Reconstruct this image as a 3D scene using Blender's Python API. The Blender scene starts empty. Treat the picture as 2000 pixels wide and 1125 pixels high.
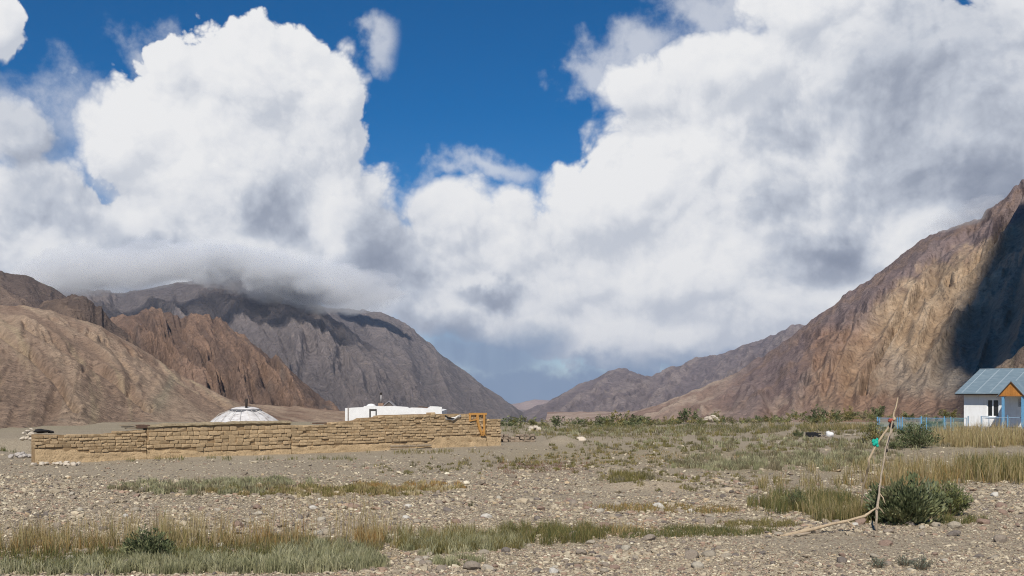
import bpy, bmesh, math, random
import numpy as np

random.seed(7)
RNG = np.random.default_rng(11)
S = bpy.context.scene
COL = S.collection

# ------------------------------------------------------------------ camera
F = 2144.0            # focal length in photo pixels (photo 2000 x 1125)
HZ = 772.0            # horizon row
HC = 2.6              # eye height
cam_d = bpy.data.cameras.new('camera')
cam_d.sensor_width = 36.0
cam_d.lens = F / 2000.0 * 36.0
cam_d.shift_y = (HZ - 562.5) / 2000.0
cam_d.clip_start = 0.1
cam_d.clip_end = 60000.0
cam = bpy.data.objects.new('camera', cam_d)
cam.location = (0, 0, HC)
cam.rotation_euler = (math.radians(90), 0, 0)
COL.objects.link(cam)
S.camera = cam

S.view_settings.view_transform = 'Standard'
S.view_settings.look = 'None'
S.view_settings.exposure = 0.0
S.view_settings.gamma = 1.0
S.view_settings.use_curve_mapping = False
S.render.engine = 'CYCLES'
S.cycles.use_denoising = True
S.cycles.denoiser = 'OPENIMAGEDENOISE'
S.cycles.denoising_prefilter = 'NONE'
S.cycles.filter_width = 1.1
S.cycles.use_adaptive_sampling = False
S.cycles.sample_clamp_indirect = 4.0
S.cycles.max_bounces = 6
S.cycles.diffuse_bounces = 3
S.cycles.volume_bounces = 2
S.cycles.transparent_max_bounces = 12

# ------------------------------------------------------------------ sun
SUN_EL = math.radians(46.0)
SUN_AZ = math.radians(8.0)      # to the left of straight behind the camera
SDIR = np.array([-math.sin(SUN_AZ) * math.cos(SUN_EL), -math.cos(SUN_AZ) * math.cos(SUN_EL), math.sin(SUN_EL)])
sun_d = bpy.data.lights.new('sun', 'SUN')
sun_d.energy = 4.9
sun_d.angle = math.radians(0.5)
sun_d.color = (1.0, 0.95, 0.87)
sun = bpy.data.objects.new('sun', sun_d)
from mathutils import Vector, Matrix
sun.rotation_euler = Vector(SDIR).to_track_quat('Z', 'Y').to_euler()
COL.objects.link(sun)


# ------------------------------------------------------------------ node helpers
class NT:
    def __init__(self, tree):
        self.t = tree

    def n(self, typ, **kw):
        nd = self.t.nodes.new(typ)
        for k, v in kw.items():
            setattr(nd, k, v)
        return nd

    def put(self, sock, v):
        if v is None:
            return
        if isinstance(v, bpy.types.NodeSocket):
            self.t.links.new(v, sock)
        else:
            if isinstance(v, (tuple, list)) and sock.type == 'RGBA' and len(v) == 3:
                v = (*v, 1.0)
            sock.default_value = v

    def math(self, op, a, b=None, c=None, clamp=False):
        nd = self.n('ShaderNodeMath', operation=op, use_clamp=clamp)
        self.put(nd.inputs[0], a)
        self.put(nd.inputs[1], b)
        self.put(nd.inputs[2], c)
        return nd.outputs[0]

    def vm(self, op, a, b=None, scale=None):
        nd = self.n('ShaderNodeVectorMath', operation=op)
        self.put(nd.inputs[0], a)
        self.put(nd.inputs[1], b)
        if scale is not None:
            self.put(nd.inputs['Scale'], scale)
        return nd.outputs['Value'] if op in ('LENGTH', 'DOT_PRODUCT', 'DISTANCE') else nd.outputs[0]

    def noise(self, vec, scale, detail=4, rough=0.5, typ='FBM', dist=0.0, out='Fac'):
        nd = self.n('ShaderNodeTexNoise')
        nd.noise_type = typ
        nd.normalize = True
        self.put(nd.inputs['Vector'], vec)
        self.put(nd.inputs['Scale'], scale)
        self.put(nd.inputs['Detail'], detail)
        self.put(nd.inputs['Roughness'], rough)
        self.put(nd.inputs['Distortion'], dist)
        return nd.outputs[out]

    def voro(self, vec, scale, feature='F1', detail=0.0, rough=0.5, out='Distance', rnd=1.0):
        nd = self.n('ShaderNodeTexVoronoi', feature=feature)
        self.put(nd.inputs['Vector'], vec)
        self.put(nd.inputs['Scale'], scale)
        if 'Detail' in nd.inputs:
            self.put(nd.inputs['Detail'], detail)
            self.put(nd.inputs['Roughness'], rough)
        self.put(nd.inputs['Randomness'], rnd)
        return nd.outputs[out]

    def ramp(self, fac, stops, interp='LINEAR'):
        nd = self.n('ShaderNodeValToRGB')
        cr = nd.color_ramp
        cr.interpolation = interp
        while len(cr.elements) < len(stops):
            cr.elements.new(0.5)
        for e, (p, c) in zip(cr.elements, stops):
            e.position = p
            e.color = (*c, 1.0) if len(c) == 3 else c
        self.put(nd.inputs[0], fac)
        return nd.outputs[0]

    def mapr(self, v, a, b, c=0.0, d=1.0, smooth=False):
        nd = self.n('ShaderNodeMapRange')
        nd.interpolation_type = 'SMOOTHSTEP' if smooth else 'LINEAR'
        for i, x in enumerate((v, a, b, c, d)):
            self.put(nd.inputs[i], x)
        return nd.outputs[0]

    def mix(self, fac, a, b, blend='MIX'):
        nd = self.n('ShaderNodeMix', data_type='RGBA', blend_type=blend)
        self.put(nd.inputs[0], fac)
        self.put(nd.inputs[6], a)
        self.put(nd.inputs[7], b)
        return nd.outputs[2]

    def bump(self, h, strength=0.5, dist=0.1, normal=None):
        nd = self.n('ShaderNodeBump')
        nd.inputs['Strength'].default_value = strength
        nd.inputs['Distance'].default_value = dist
        self.put(nd.inputs['Height'], h)
        if normal is not None:
            self.put(nd.inputs['Normal'], normal)
        return nd.outputs[0]


# ------------------------------------------------------------------ world: clear high-altitude sky with cumulus
def px_dir(px, py):
    X, Z = (px - 1000.0) / F, (HZ - py) / F
    return math.degrees(math.atan(X)), math.degrees(math.atan(Z / math.sqrt(1 + X * X)))


world = bpy.data.worlds.new('World')
S.world = world
world.use_nodes = True
wt = world.node_tree
wt.nodes.clear()

# (px, py, rx, ry): centres and radii of the cloud masses, turned into directions of the sky
CLOUD_MASSES = [
    (430, 330, 330, 290), (500, 150, 200, 150), (250, 270, 150, 140), (640, 230, 135, 160), (180, 480, 330, 130),
    (690, 440, 150, 210), (500, 520, 420, 120), (740, 560, 170, 110), (-20, 50, 62, 85),
    (-60, 420, 220, 160), (70, 370, 130, 110), (30, 250, 120, 90), (1680, 300, 200, 160), (330, 130, 60, 70),
    (1330, 300, 240, 200), (1250, 180, 130, 85), (1400, 130, 170, 80), (1180, 410, 210, 120), (1500, 430, 380, 250),
    (1700, 140, 340, 200), (1950, 250, 300, 320), (960, 470, 240, 150), (1000, 590, 270, 120), (1560, 20, 180, 90),
    (1050, 650, 140, 60), (1320, 650, 120, 50), (1560, 600, 300, 90), (1330, 540, 350, 120), (900, 420, 130, 100),
    (850, 600, 130, 90), (930, 560, 130, 90), (1190, 650, 200, 110), (1480, 130, 160, 90), (1820, 480, 260, 200),
]
grp = bpy.data.node_groups.new('cloud_density', 'ShaderNodeTree')
grp.interface.new_socket('Dir', in_out='INPUT', socket_type='NodeSocketVector')
grp.interface.new_socket('Density', in_out='OUTPUT', socket_type='NodeSocketFloat')
g = NT(grp)
gi = g.n('NodeGroupInput')
go = g.n('NodeGroupOutput')
d = gi.outputs[0]
wn = g.noise(d, 9.0, 3, 0.5, out='Color')
w1 = g.vm('SCALE', g.vm('SUBTRACT', wn, (0.5, 0.5, 0.5)), scale=0.042)
dw = g.vm('ADD', d, w1)
sep = g.n('ShaderNodeSeparateXYZ')
g.put(sep.inputs[0], dw)
az = g.math('MULTIPLY', g.math('ARCTAN2', sep.outputs[0], sep.outputs[1]), 180 / math.pi)
el = g.math('MULTIPLY', g.math('ARCSINE', g.vm('DOT_PRODUCT', g.vm('NORMALIZE', dw), (0, 0, 1))), 180 / math.pi)
cmb = g.n('ShaderNodeCombineXYZ')
g.put(cmb.inputs[0], az)
g.put(cmb.inputs[1], el)
ae = cmb.outputs[0]
L = None
for (px, py, rx, ry) in CLOUD_MASSES:
    a, e = px_dir(px, py)
    k = math.degrees(1 / F)
    v = g.vm('MULTIPLY', g.vm('SUBTRACT', ae, (a, e, 0)), (1 / (rx * k), 1 / (ry * k), 0))
    ln = g.vm('LENGTH', v)
    L = ln if L is None else g.math('SMOOTH_MIN', L, ln, 0.22)
# the rest of the sky, out of the view: the same broken cumulus
outw = g.math('MAXIMUM', g.mapr(g.math('ABSOLUTE', az), 29, 40, smooth=True), g.mapr(el, 22, 34, smooth=True))
gen = g.mapr(g.noise(d, 1.7, 4, 0.5), 0.52, 0.72, 1.6, 0.25)
L = g.math('ADD', g.math('MULTIPLY', L, g.math('SUBTRACT', 1.0, outw)), g.math('MULTIPLY', gen, outw))
base = g.math('MULTIPLY', g.math('SUBTRACT', 1.0, L), 1.5)
base = g.math('MINIMUM', base, 1.15)
fb = g.math('SUBTRACT', g.noise(dw, 22.0, 9, 0.56), 0.5)
bil = g.math('SUBTRACT', 0.58, g.voro(dw, 24.0, 'F1', 4.0, 0.55))
D = g.math('ADD', base, g.math('ADD', g.math('MULTIPLY', fb, 0.46), g.math('MULTIPLY', bil, 0.52)))
g.put(go.inputs[0], D)

w = NT(wt)
tc = w.n('ShaderNodeTexCoord')
wd = tc.outputs['Generated']
sky = w.n('ShaderNodeTexSky', sky_type='NISHITA')
sky.sun_disc = False
sky.sun_elevation = SUN_EL
sky.sun_rotation = math.pi + SUN_AZ
sky.altitude = 3600
sky.air_density = 1.0
sky.dust_density = 0.2
sky.ozone_density = 2.5


def dens(vec):
    nd = w.n('ShaderNodeGroup')
    nd.node_tree = grp
    w.put(nd.inputs[0], vec)
    return nd.outputs[0]


d0 = dens(wd)
LD = np.array([-0.55, 0.0, 0.83])
d1 = dens(w.vm('ADD', wd, tuple(LD * 0.032)))
# soft-edged veils (rain and mist) blur the edge of the cover in places
wsep = w.n('ShaderNodeSeparateXYZ')
w.put(wsep.inputs[0], wd)
waz = w.math('MULTIPLY', w.math('ARCTAN2', wsep.outputs[0], wsep.outputs[1]), 180 / math.pi)
wel = w.math('MULTIPLY', w.math('ARCSINE', wsep.outputs[2]), 180 / math.pi)
wc = w.n('ShaderNodeCombineXYZ')
w.put(wc.inputs[0], waz)
w.put(wc.inputs[1], wel)
wwarp = w.vm('SCALE', w.vm('SUBTRACT', w.noise(wd, 13.0, 5, 0.52, out='Color'), (0.5, 0.5, 0.5)), scale=6.0)
wae = w.vm('ADD', wc.outputs[0], wwarp)


def blobs(lst, k=0.25, warped=True):
    L = None
    for (px, py, rx, ry) in lst:
        a, e = px_dir(px, py)
        q = math.degrees(1 / F)
        v = w.vm('MULTIPLY', w.vm('SUBTRACT', wae if warped else wc.outputs[0], (a, e, 0)), (1 / (rx * q), 1 / (ry * q), 0))
        ln = w.vm('LENGTH', v)
        L = ln if L is None else w.math('SMOOTH_MIN', L, ln, k)
    return w.math('SUBTRACT', 1.0, L)


soft = w.mapr(blobs([(940, 370, 330, 120), (1150, 150, 190, 140), (1400, 60, 300, 140), (60, 250, 190, 150), (740, 90, 130, 120), (1000, 620, 350, 160)]), 0.0, 0.6, 0.13, 0.60)
alpha = w.mapr(d0, 0.0, soft, smooth=True)
lit = w.math('SUBTRACT', d0, d1)
lit = w.mapr(lit, -0.42, 0.36)
d2 = dens(w.vm('ADD', wd, tuple(LD * 0.009)))
crisp = w.math('SUBTRACT', w.mapr(w.math('SUBTRACT', d0, d2), -0.20, 0.20), 0.5)
thick = w.mapr(d0, 0.15, 1.1)
shade_b = w.mapr(blobs([(760, 480, 120, 180), (700, 560, 170, 90), (250, 465, 140, 70), (90, 370, 120, 70), (420, 545, 330, 40),
                        (1900, 330, 230, 150), (1720, 290, 150, 200), (1850, 90, 300, 150), (1560, 250, 90, 70), (1530, 390, 80, 110),
                        (950, 575, 100, 45), (1640, 520, 150, 80), (1850, 180, 330, 200), (880, 640, 110, 50), (30, 250, 120, 90),
                        (540, 430, 110, 100)]), 0.0, 0.75, smooth=True)
dark_b = w.mapr(blobs([(1900, 350, 160, 90), (760, 560, 130, 80), (300, 470, 110, 45), (960, 565, 90, 30), (1640, 480, 110, 60)]), 0.0, 0.7, smooth=True)
fine = w.noise(wd, 34.0, 8, 0.6)
val = w.math('ADD', w.math('MULTIPLY', lit, 0.22), 0.71)
val = w.math('ADD', val, w.math('MULTIPLY', w.math('SUBTRACT', fine, 0.5), 0.08))
val = w.math('ADD', val, w.math('MULTIPLY', crisp, 0.13))
val = w.math('SUBTRACT', val, w.math('MULTIPLY', shade_b, 0.30))
val = w.math('SUBTRACT', val, w.math('MULTIPLY', dark_b, 0.20))
puff_b = w.mapr(blobs([(1075, 645, 110, 36), (1315, 638, 85, 36), (1420, 520, 130, 50), (420, 500, 160, 40), (1250, 330, 200, 110), (300, 270, 170, 130)]), 0.0, 0.8, smooth=True)
val = w.math('ADD', val, w.math('MULTIPLY', puff_b, 0.12))
ccol = w.ramp(val, [(0.0, (0.20, 0.235, 0.32)), (0.35, (0.36, 0.40, 0.49)), (0.6, (0.58, 0.62, 0.70)), (0.82, (0.83, 0.845, 0.88)), (1.0, (0.95, 0.95, 0.955))])
# rain shafts low over the end of the valley: blue-grey air under the cloud base
rain = w.mapr(blobs([(1090, 790, 300, 95), (1430, 722, 300, 52), (960, 705, 220, 85), (1250, 785, 430, 75)]), 0.0, 0.7, smooth=True)
streak = w.noise(w.vm('MULTIPLY', wd, (60.0, 60.0, 5.0)), 1.0, 3, 0.5)
rain = w.math('MULTIPLY', rain, w.mapr(streak, 0.25, 0.75, 0.88, 1.03), clamp=True)
rain = w.math('MAXIMUM', rain, w.mapr(w.math('ADD', wel, w.math('MULTIPLY', w.math('SUBTRACT', fine, 0.5), 3.0)), 2.9, 0.8, smooth=True))
ccol = w.mix(w.math('MULTIPLY', rain, 0.92), ccol, (0.19, 0.295, 0.46))
veil_n = w.math('SUBTRACT', w.noise(wd, 26.0, 8, 0.62), 0.5)
veil = blobs([(735, 85, 62, 52), (1260, 95, 170, 80), (1150, 150, 100, 50), (1400, 50, 190, 110), (40, 250, 190, 130), (330, 140, 120, 70), (930, 345, 190, 40)])
veil = w.math('MULTIPLY', w.mapr(w.math('ADD', veil, w.math('MULTIPLY', veil_n, 1.5)), 0.05, 0.85, smooth=True), 0.62)
alpha = w.math('MAXIMUM', alpha, veil)
alpha = w.math('MAXIMUM', alpha, w.mapr(blobs([(1080, 560, 380, 190), (1440, 620, 380, 150), (850, 540, 160, 160), (1600, 250, 300, 200), (420, 380, 260, 220)]), 0.0, 0.35, smooth=True))
alpha = w.math('MAXIMUM', alpha, rain)
bg1 = w.n('ShaderNodeBackground')
skc = w.n('ShaderNodeHueSaturation')
skc.inputs['Saturation'].default_value = 1.45
w.put(skc.inputs['Color'], sky.outputs[0])
w.put(bg1.inputs[0], skc.outputs[0])
bg1.inputs[1].default_value = 0.085
bg2 = w.n('ShaderNodeBackground')
w.put(bg2.inputs[0], ccol)
bg2.inputs[1].default_value = 0.92
mx = w.n('ShaderNodeMixShader')
w.put(mx.inputs[0], alpha)
wt.links.new(bg1.outputs[0], mx.inputs[1])
wt.links.new(bg2.outputs[0], mx.inputs[2])
wo = w.n('ShaderNodeOutputWorld')
wt.links.new(mx.outputs[0], wo.inputs[0])
world.cycles.sample_map_resolution = 512
world.cycles.sampling_method = 'MANUAL'

# ------------------------------------------------------------------ numpy noise
_perm = np.random.default_rng(3).permutation(512).astype(np.int64)
_ga = np.random.default_rng(4).uniform(0, 2 * np.pi, 512)
_gx, _gy = np.cos(_ga), np.sin(_ga)


def pnoise(x, y):
    x = np.asarray(x, float)
    y = np.asarray(y, float)
    xi, yi = np.floor(x).astype(np.int64), np.floor(y).astype(np.int64)
    xf, yf = x - xi, y - yi
    u = xf * xf * xf * (xf * (xf * 6 - 15) + 10)
    v = yf * yf * yf * (yf * (yf * 6 - 15) + 10)

    def gr(i, j, dx, dy):
        h = _perm[(_perm[i & 511] + j) & 511]
        return _gx[h] * dx + _gy[h] * dy
    a = gr(xi, yi, xf, yf)
    b = gr(xi + 1, yi, xf - 1, yf)
    c = gr(xi, yi + 1, xf, yf - 1)
    e = gr(xi + 1, yi + 1, xf - 1, yf - 1)
    return 1.4 * ((a * (1 - u) + b * u) * (1 - v) + (c * (1 - u) + e * u) * v)


def fbm(x, y, o=5, gain=0.5, lac=2.03):
    s, a, t = 0, 1.0, 0
    for k in range(o):
        s = s + a * pnoise(x * lac ** k + 17.3 * k, y * lac ** k - 9.1 * k)
        t += a
        a *= gain
    return s / t


def ridged(x, y, o=5, gain=0.5, lac=2.07):
    s, a, t = 0, 1.0, 0
    for k in range(o):
        s = s + a * (1 - 2 * np.abs(pnoise(x * lac ** k + 31.7 * k, y * lac ** k + 5.3 * k)))
        t += a
        a *= gain
    return s / t


def rmf(x, y, o=7, lac=2.13, H=0.85, gain=1.9):
    s, w_, t = 0.0, 1.0, 0.0
    for k in range(o):
        n_ = 1 - np.abs(pnoise(x * lac ** k + 23.1 * k, y * lac ** k - 11.7 * k)) * 1.25
        n_ = np.clip(n_, 0, 1) ** 2 * w_
        w_ = np.clip(n_ * gain, 0, 1)
        s = s + n_ * lac ** (-H * k)
        t += lac ** (-H * k)
    return s / t * 1.35 - 0.62


def line_dist(px, py, line):
    d_ = np.full(px.shape, 1e9)
    for (a, b_), (c_, e_) in zip(line[:-1], line[1:]):
        vx, vy = c_ - a, e_ - b_
        t_ = np.clip(((px - a) * vx + (py - b_) * vy) / (vx * vx + vy * vy), 0, 1)
        d_ = np.minimum(d_, np.hypot(px - a - t_ * vx, py - b_ - t_ * vy))
    return d_


def sstep(a, b, x):
    t = np.clip((x - a) / (b - a), 0, 1)
    return t * t * (3 - 2 * t)


# ------------------------------------------------------------------ object helpers
def mesh_np(name, V, Q=None, T=None, mat=None, col=None, smooth=False, parent=None, link=True):
    """mesh from numpy arrays: V (n,3), quads Q (m,4), triangles T (k,3), point colours col (n,3)"""
    me = bpy.data.meshes.new(name)
    V = np.asarray(V, np.float32)
    parts, tot = [], []
    if Q is not None and len(Q):
        parts.append(np.asarray(Q, np.int32).ravel())
        tot.append(np.full(len(Q), 4, np.int32))
    if T is not None and len(T):
        parts.append(np.asarray(T, np.int32).ravel())
        tot.append(np.full(len(T), 3, np.int32))
    li = np.concatenate(parts)
    lt = np.concatenate(tot)
    ls = np.concatenate([[0], np.cumsum(lt)[:-1]]).astype(np.int32)
    me.vertices.add(len(V))
    me.vertices.foreach_set('co', V.ravel())
    me.loops.add(len(li))
    me.loops.foreach_set('vertex_index', li)
    me.polygons.add(len(lt))
    me.polygons.foreach_set('loop_start', ls)
    me.polygons.foreach_set('loop_total', lt)
    me.polygons.foreach_set('use_smooth', np.full(len(lt), smooth, bool))
    if col is not None:
        at = me.attributes.new('Col', 'FLOAT_COLOR', 'POINT')
        c4 = np.ones((len(V), 4), np.float32)
        c4[:, :3] = col
        at.data.foreach_set('color', c4.ravel())
    me.update(calc_edges=True)
    if mat:
        me.materials.append(mat)
    if not link:
        return me
    return put(name, me, parent)


def put(name, me, parent=None, loc=None, rot=None, scale=None):
    o = bpy.data.objects.new(name, me)
    COL.objects.link(o)
    if parent is not None:
        o.parent = parent
    if loc is not None:
        o.location = loc
    if rot is not None:
        o.rotation_euler = rot
    if scale is not None:
        o.scale = scale
    return o


def tag(o, label, cat=None, group=None, kind=None):
    o['label'] = label
    if cat:
        o['category'] = cat
    if group:
        o['group'] = group
    if kind:
        o['kind'] = kind
    return o


def root(name, loc, label, cat, rz=0.0, group=None):
    o = put(name, None, None, loc, (0, 0, rz))
    return tag(o, label, cat, group)


class MB:
    """collects boxes, tubes and loose faces in one mesh"""

    def __init__(self):
        self.v, self.f = [], []

    def box(self, lo, hi, M=None):
        (a, b, c), (p, q, r) = lo, hi
        vs = [(a, b, c), (p, b, c), (p, q, c), (a, q, c), (a, b, r), (p, b, r), (p, q, r), (a, q, r)]
        fs = [(0, 3, 2, 1), (4, 5, 6, 7), (0, 1, 5, 4), (1, 2, 6, 5), (2, 3, 7, 6), (3, 0, 4, 7)]
        return self.add(vs, fs, M)

    def add(self, vs, fs, M=None):
        n = len(self.v)
        if M is not None:
            vs = [tuple(M @ Vector(p)) for p in vs]
        self.v += [tuple(p) for p in vs]
        self.f += [tuple(i + n for i in f) for f in fs]
        return self

    def tube(self, pts, rad, seg=8, cap=True):
        pts = [Vector(p) for p in pts]
        if not isinstance(rad, (list, tuple)):
            rad = [rad] * len(pts)
        n0 = len(self.v)
        for i, p in enumerate(pts):
            t = (pts[min(i + 1, len(pts) - 1)] - pts[max(i - 1, 0)]).normalized()
            u = t.cross(Vector((0.13, 0.97, 0.21))).normalized()
            w_ = t.cross(u)
            for k in range(seg):
                a = 2 * math.pi * k / seg
                self.v.append(tuple(p + (u * math.cos(a) + w_ * math.sin(a)) * rad[i]))
        for i in range(len(pts) - 1):
            for k in range(seg):
                a, b = n0 + i * seg + k, n0 + i * seg + (k + 1) % seg
                self.f.append((a, b, b + seg, a + seg))
        if cap:
            self.f.append(tuple(n0 + k for k in reversed(range(seg))))
            e = n0 + (len(pts) - 1) * seg
            self.f.append(tuple(e + k for k in range(seg)))
        return self

    def build(self, name, mat, parent=None, smooth=False, bevel=0.0):
        me = bpy.data.meshes.new(name)
        me.from_pydata(self.v, [], self.f)
        if smooth:
            me.polygons.foreach_set('use_smooth', [True] * len(me.polygons))
        me.update()
        me.materials.append(mat)
        o = put(name, me, parent)
        if bevel:
            m = o.modifiers.new('bevel', 'BEVEL')
            m.width = bevel
            m.segments = 2
            m.limit_method = 'ANGLE'
        return o


def at(px, py, D):
    """the point of the place seen at photo pixel (px, py) at depth D"""
    return ((px - 1000.0) / F * D, D, HC - (py - HZ) / F * D)


def gpt(px, py):
    """flat-ground point under a photo pixel"""
    D = HC * F / (np.asarray(py, float) - HZ)
    return (np.asarray(px, float) - 1000.0) / F * D, D


# ------------------------------------------------------------------ materials
def material(name):
    m = bpy.data.materials.new(name)
    m.use_nodes = True
    t = m.node_tree
    b = t.nodes['Principled BSDF']
    b.inputs['Roughness'].default_value = 0.9
    if 'Specular IOR Level' in b.inputs:
        b.inputs['Specular IOR Level'].default_value = 0.25
    return m, NT(t), b


def attr(k, name='Col'):
    nd = k.n('ShaderNodeAttribute', attribute_name=name)
    return nd.outputs['Color']


def pos(k):
    return k.n('ShaderNodeNewGeometry').outputs['Position']


def objc(k):
    return k.n('ShaderNodeTexCoord').outputs['Object']


def rndobj(k):
    return k.n('ShaderNodeObjectInfo').outputs['Random']


def varied(name, c, amt=0.25, scale=6.0, rough=0.85, bump=0.3, bdist=0.01, spec=0.25, metal=0.0, c2=None, rnd=0.0):
    """plain painted / wooden / earthen stuff with uneven tone and a little relief"""
    m, k, b = material(name)
    p = objc(k)
    n1 = k.noise(p, scale, 6, 0.6)
    n2 = k.noise(p, scale * 7, 4, 0.6)
    lo = tuple(x * (1 - amt) for x in c)
    hi = tuple(min(1, x * (1 + amt)) for x in c)
    col = k.ramp(n1, [(0.3, lo), (0.5, c), (0.7, hi)])
    if c2 is not None:
        col = k.mix(k.mapr(n2, 0.52, 0.68), col, c2)
    if rnd:
        rv = k.mapr(rndobj(k), 0, 1, 1 - rnd, 1 + rnd)
        hs = k.n('ShaderNodeHueSaturation')
        k.put(hs.inputs['Value'], rv)
        k.put(hs.inputs['Color'], col)
        col = hs.outputs[0]
    k.put(b.inputs['Base Color'], col)
    b.inputs['Roughness'].default_value = rough
    b.inputs['Metallic'].default_value = metal
    b.inputs['Specular IOR Level'].default_value = spec
    if bump:
        k.put(b.inputs['Normal'], k.bump(n2, bump, bdist))
    return m


def leafmat(name, trans=0.3):
    m, k, b = material(name)
    col = attr(k)
    k.put(b.inputs['Base Color'], col)
    b.inputs['Roughness'].default_value = 0.75
    b.inputs['Specular IOR Level'].default_value = 0.15
    tr = k.n('ShaderNodeBsdfTranslucent')
    k.put(tr.inputs[0], col)
    mx = k.n('ShaderNodeMixShader')
    mx.inputs[0].default_value = trans
    out = k.t.nodes['Material Output']
    k.t.links.new(b.outputs[0], mx.inputs[1])
    k.t.links.new(tr.outputs[0], mx.inputs[2])
    k.t.links.new(mx.outputs[0], out.inputs[0])
    return m


def rockmat(name, scale, bump=1.0, bdist=4.0, speck=0.35, streak=0.0):
    """mountain rock: colour zones come with the mesh, grain and relief from noise of the given size (1/m)"""
    m, k, b = material(name)
    p = pos(k)
    c = attr(k)
    n1 = k.noise(p, scale, 9, 0.66)
    n2 = k.noise(p, scale * 6.0, 9, 0.72)
    n3 = k.noise(p, scale * 30.0, 5, 0.7)
    v1 = k.voro(p, scale * 3.1, 'F1', 3.0, 0.6)
    f = k.math('ADD', k.math('MULTIPLY', k.math('SUBTRACT', n1, 0.5), 1.2), k.math('MULTIPLY', k.math('SUBTRACT', n2, 0.5), 2.6))
    f = k.math('ADD', f, k.math('MULTIPLY', k.math('SUBTRACT', n3, 0.5), 1.3))
    f = k.math('MAXIMUM', 0.25, k.math('ADD', 1.0, k.math('MULTIPLY', f, speck * 2.2)))
    cv = k.vm('SCALE', c, scale=f)
    # scattered pale and dark outcrops
    o1 = k.mapr(k.noise(p, scale * 2.4, 8, 0.72), 0.60, 0.68)
    cv = k.mix(k.math('MULTIPLY', o1, 0.40), cv, (0.37, 0.30, 0.225))
    o2 = k.mapr(k.noise(k.vm('ADD', p, (913.0, 77.0, 5.0)), scale * 4.2, 9, 0.75), 0.585, 0.66)
    cv = k.mix(k.math('MULTIPLY', o2, 0.62), cv, (0.070, 0.053, 0.047))
    o3 = k.mapr(k.noise(k.vm('ADD', p, (13.0, 577.0, 45.0)), scale * 14.0, 6, 0.7), 0.62, 0.70)
    cv = k.mix(k.math('MULTIPLY', o3, 0.45), cv, (0.075, 0.055, 0.045))
    k.put(b.inputs['Base Color'], cv)
    b.inputs['Roughness'].default_value = 1.0
    b.inputs['Specular IOR Level'].default_value = 0.05
    h = k.math('ADD', k.math('MULTIPLY', n1, 0.45), k.math('MULTIPLY', n2, 0.45))
    h = k.math('SUBTRACT', h, k.math('MULTIPLY', v1, 0.30))
    k.put(b.inputs['Normal'], k.bump(h, bump, bdist))
    return m


# ------------------------------------------------------------------ ground
WALL_A = np.array([-18.23, 42.0])      # left end of the adobe wall, front foot
WALL_B = np.array([-0.55, 57.0])       # right end
WDIR = (WALL_B - WALL_A) / np.linalg.norm(WALL_B - WALL_A)
WNRM = np.array([-WDIR[1], WDIR[0]])   # towards the yard


def gz(x, y):
    x = np.asarray(x, float)
    y = np.asarray(y, float)
    near = sstep(140, 60, y)
    z = fbm(x * 0.11, y * 0.11, 3) * 0.10 * near + fbm(x * 0.7 + 40, y * 0.7, 3) * 0.035 * near
    # yard behind the wall lies lower
    s = (x - WALL_A[0]) * WDIR[0] + (y - WALL_A[1]) * WDIR[1]
    t = (x - WALL_A[0]) * WNRM[0] + (y - WALL_A[1]) * WNRM[1]
    z = z - 0.95 * sstep(0.6, 3.0, t) * sstep(26, 22, t) * sstep(1.5, 4, s) * sstep(24.0, 21.5, s)
    # beyond the thicket the terrace drops to the river bed
    ye = 104 + 5 * pnoise(x * 0.03, x * 0 + 4.2)
    z = z - 24 * sstep(ye, ye + 130, y) - 0.027 * np.maximum(y - 200, 0)
    for (px, py, h, rx, ry) in ((1215, 949, 0.10, 0.9, 0.5), (1290, 948, 0.14, 1.0, 0.5), (1098, 866, 0.42, 0.9, 1.6)):
        X, Y = gpt(px, py)
        z = z + h * np.exp(-((x - X) / rx) ** 2 - ((y - Y) / ry) ** 2)
    return z


def to_px(x, y, z=0.0):
    return 1000 + F * x / y, HZ + F * (HC - z) / y


def blotch(px, py, cx, cy, rx, ry, soft=0.5, wob=0.35):
    """soft ragged patch on the ground, given by its centre and extent in the photograph"""
    q = np.sqrt(((px - cx) / rx) ** 2 + ((py - cy) / ry) ** 2)
    q = q + wob * fbm(px * 0.02 + cx, py * 0.07 + cy, 4)
    return 1 - sstep(1 - soft, 1 + soft * 0.4, q)


SOIL = np.array([0.285, 0.232, 0.163])
DUST = np.array([0.36, 0.30, 0.212])
OLIVE = np.array([0.205, 0.165, 0.070])
SAND = np.array([0.40, 0.315, 0.215])
REDD = np.array([0.20, 0.115, 0.085])


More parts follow.
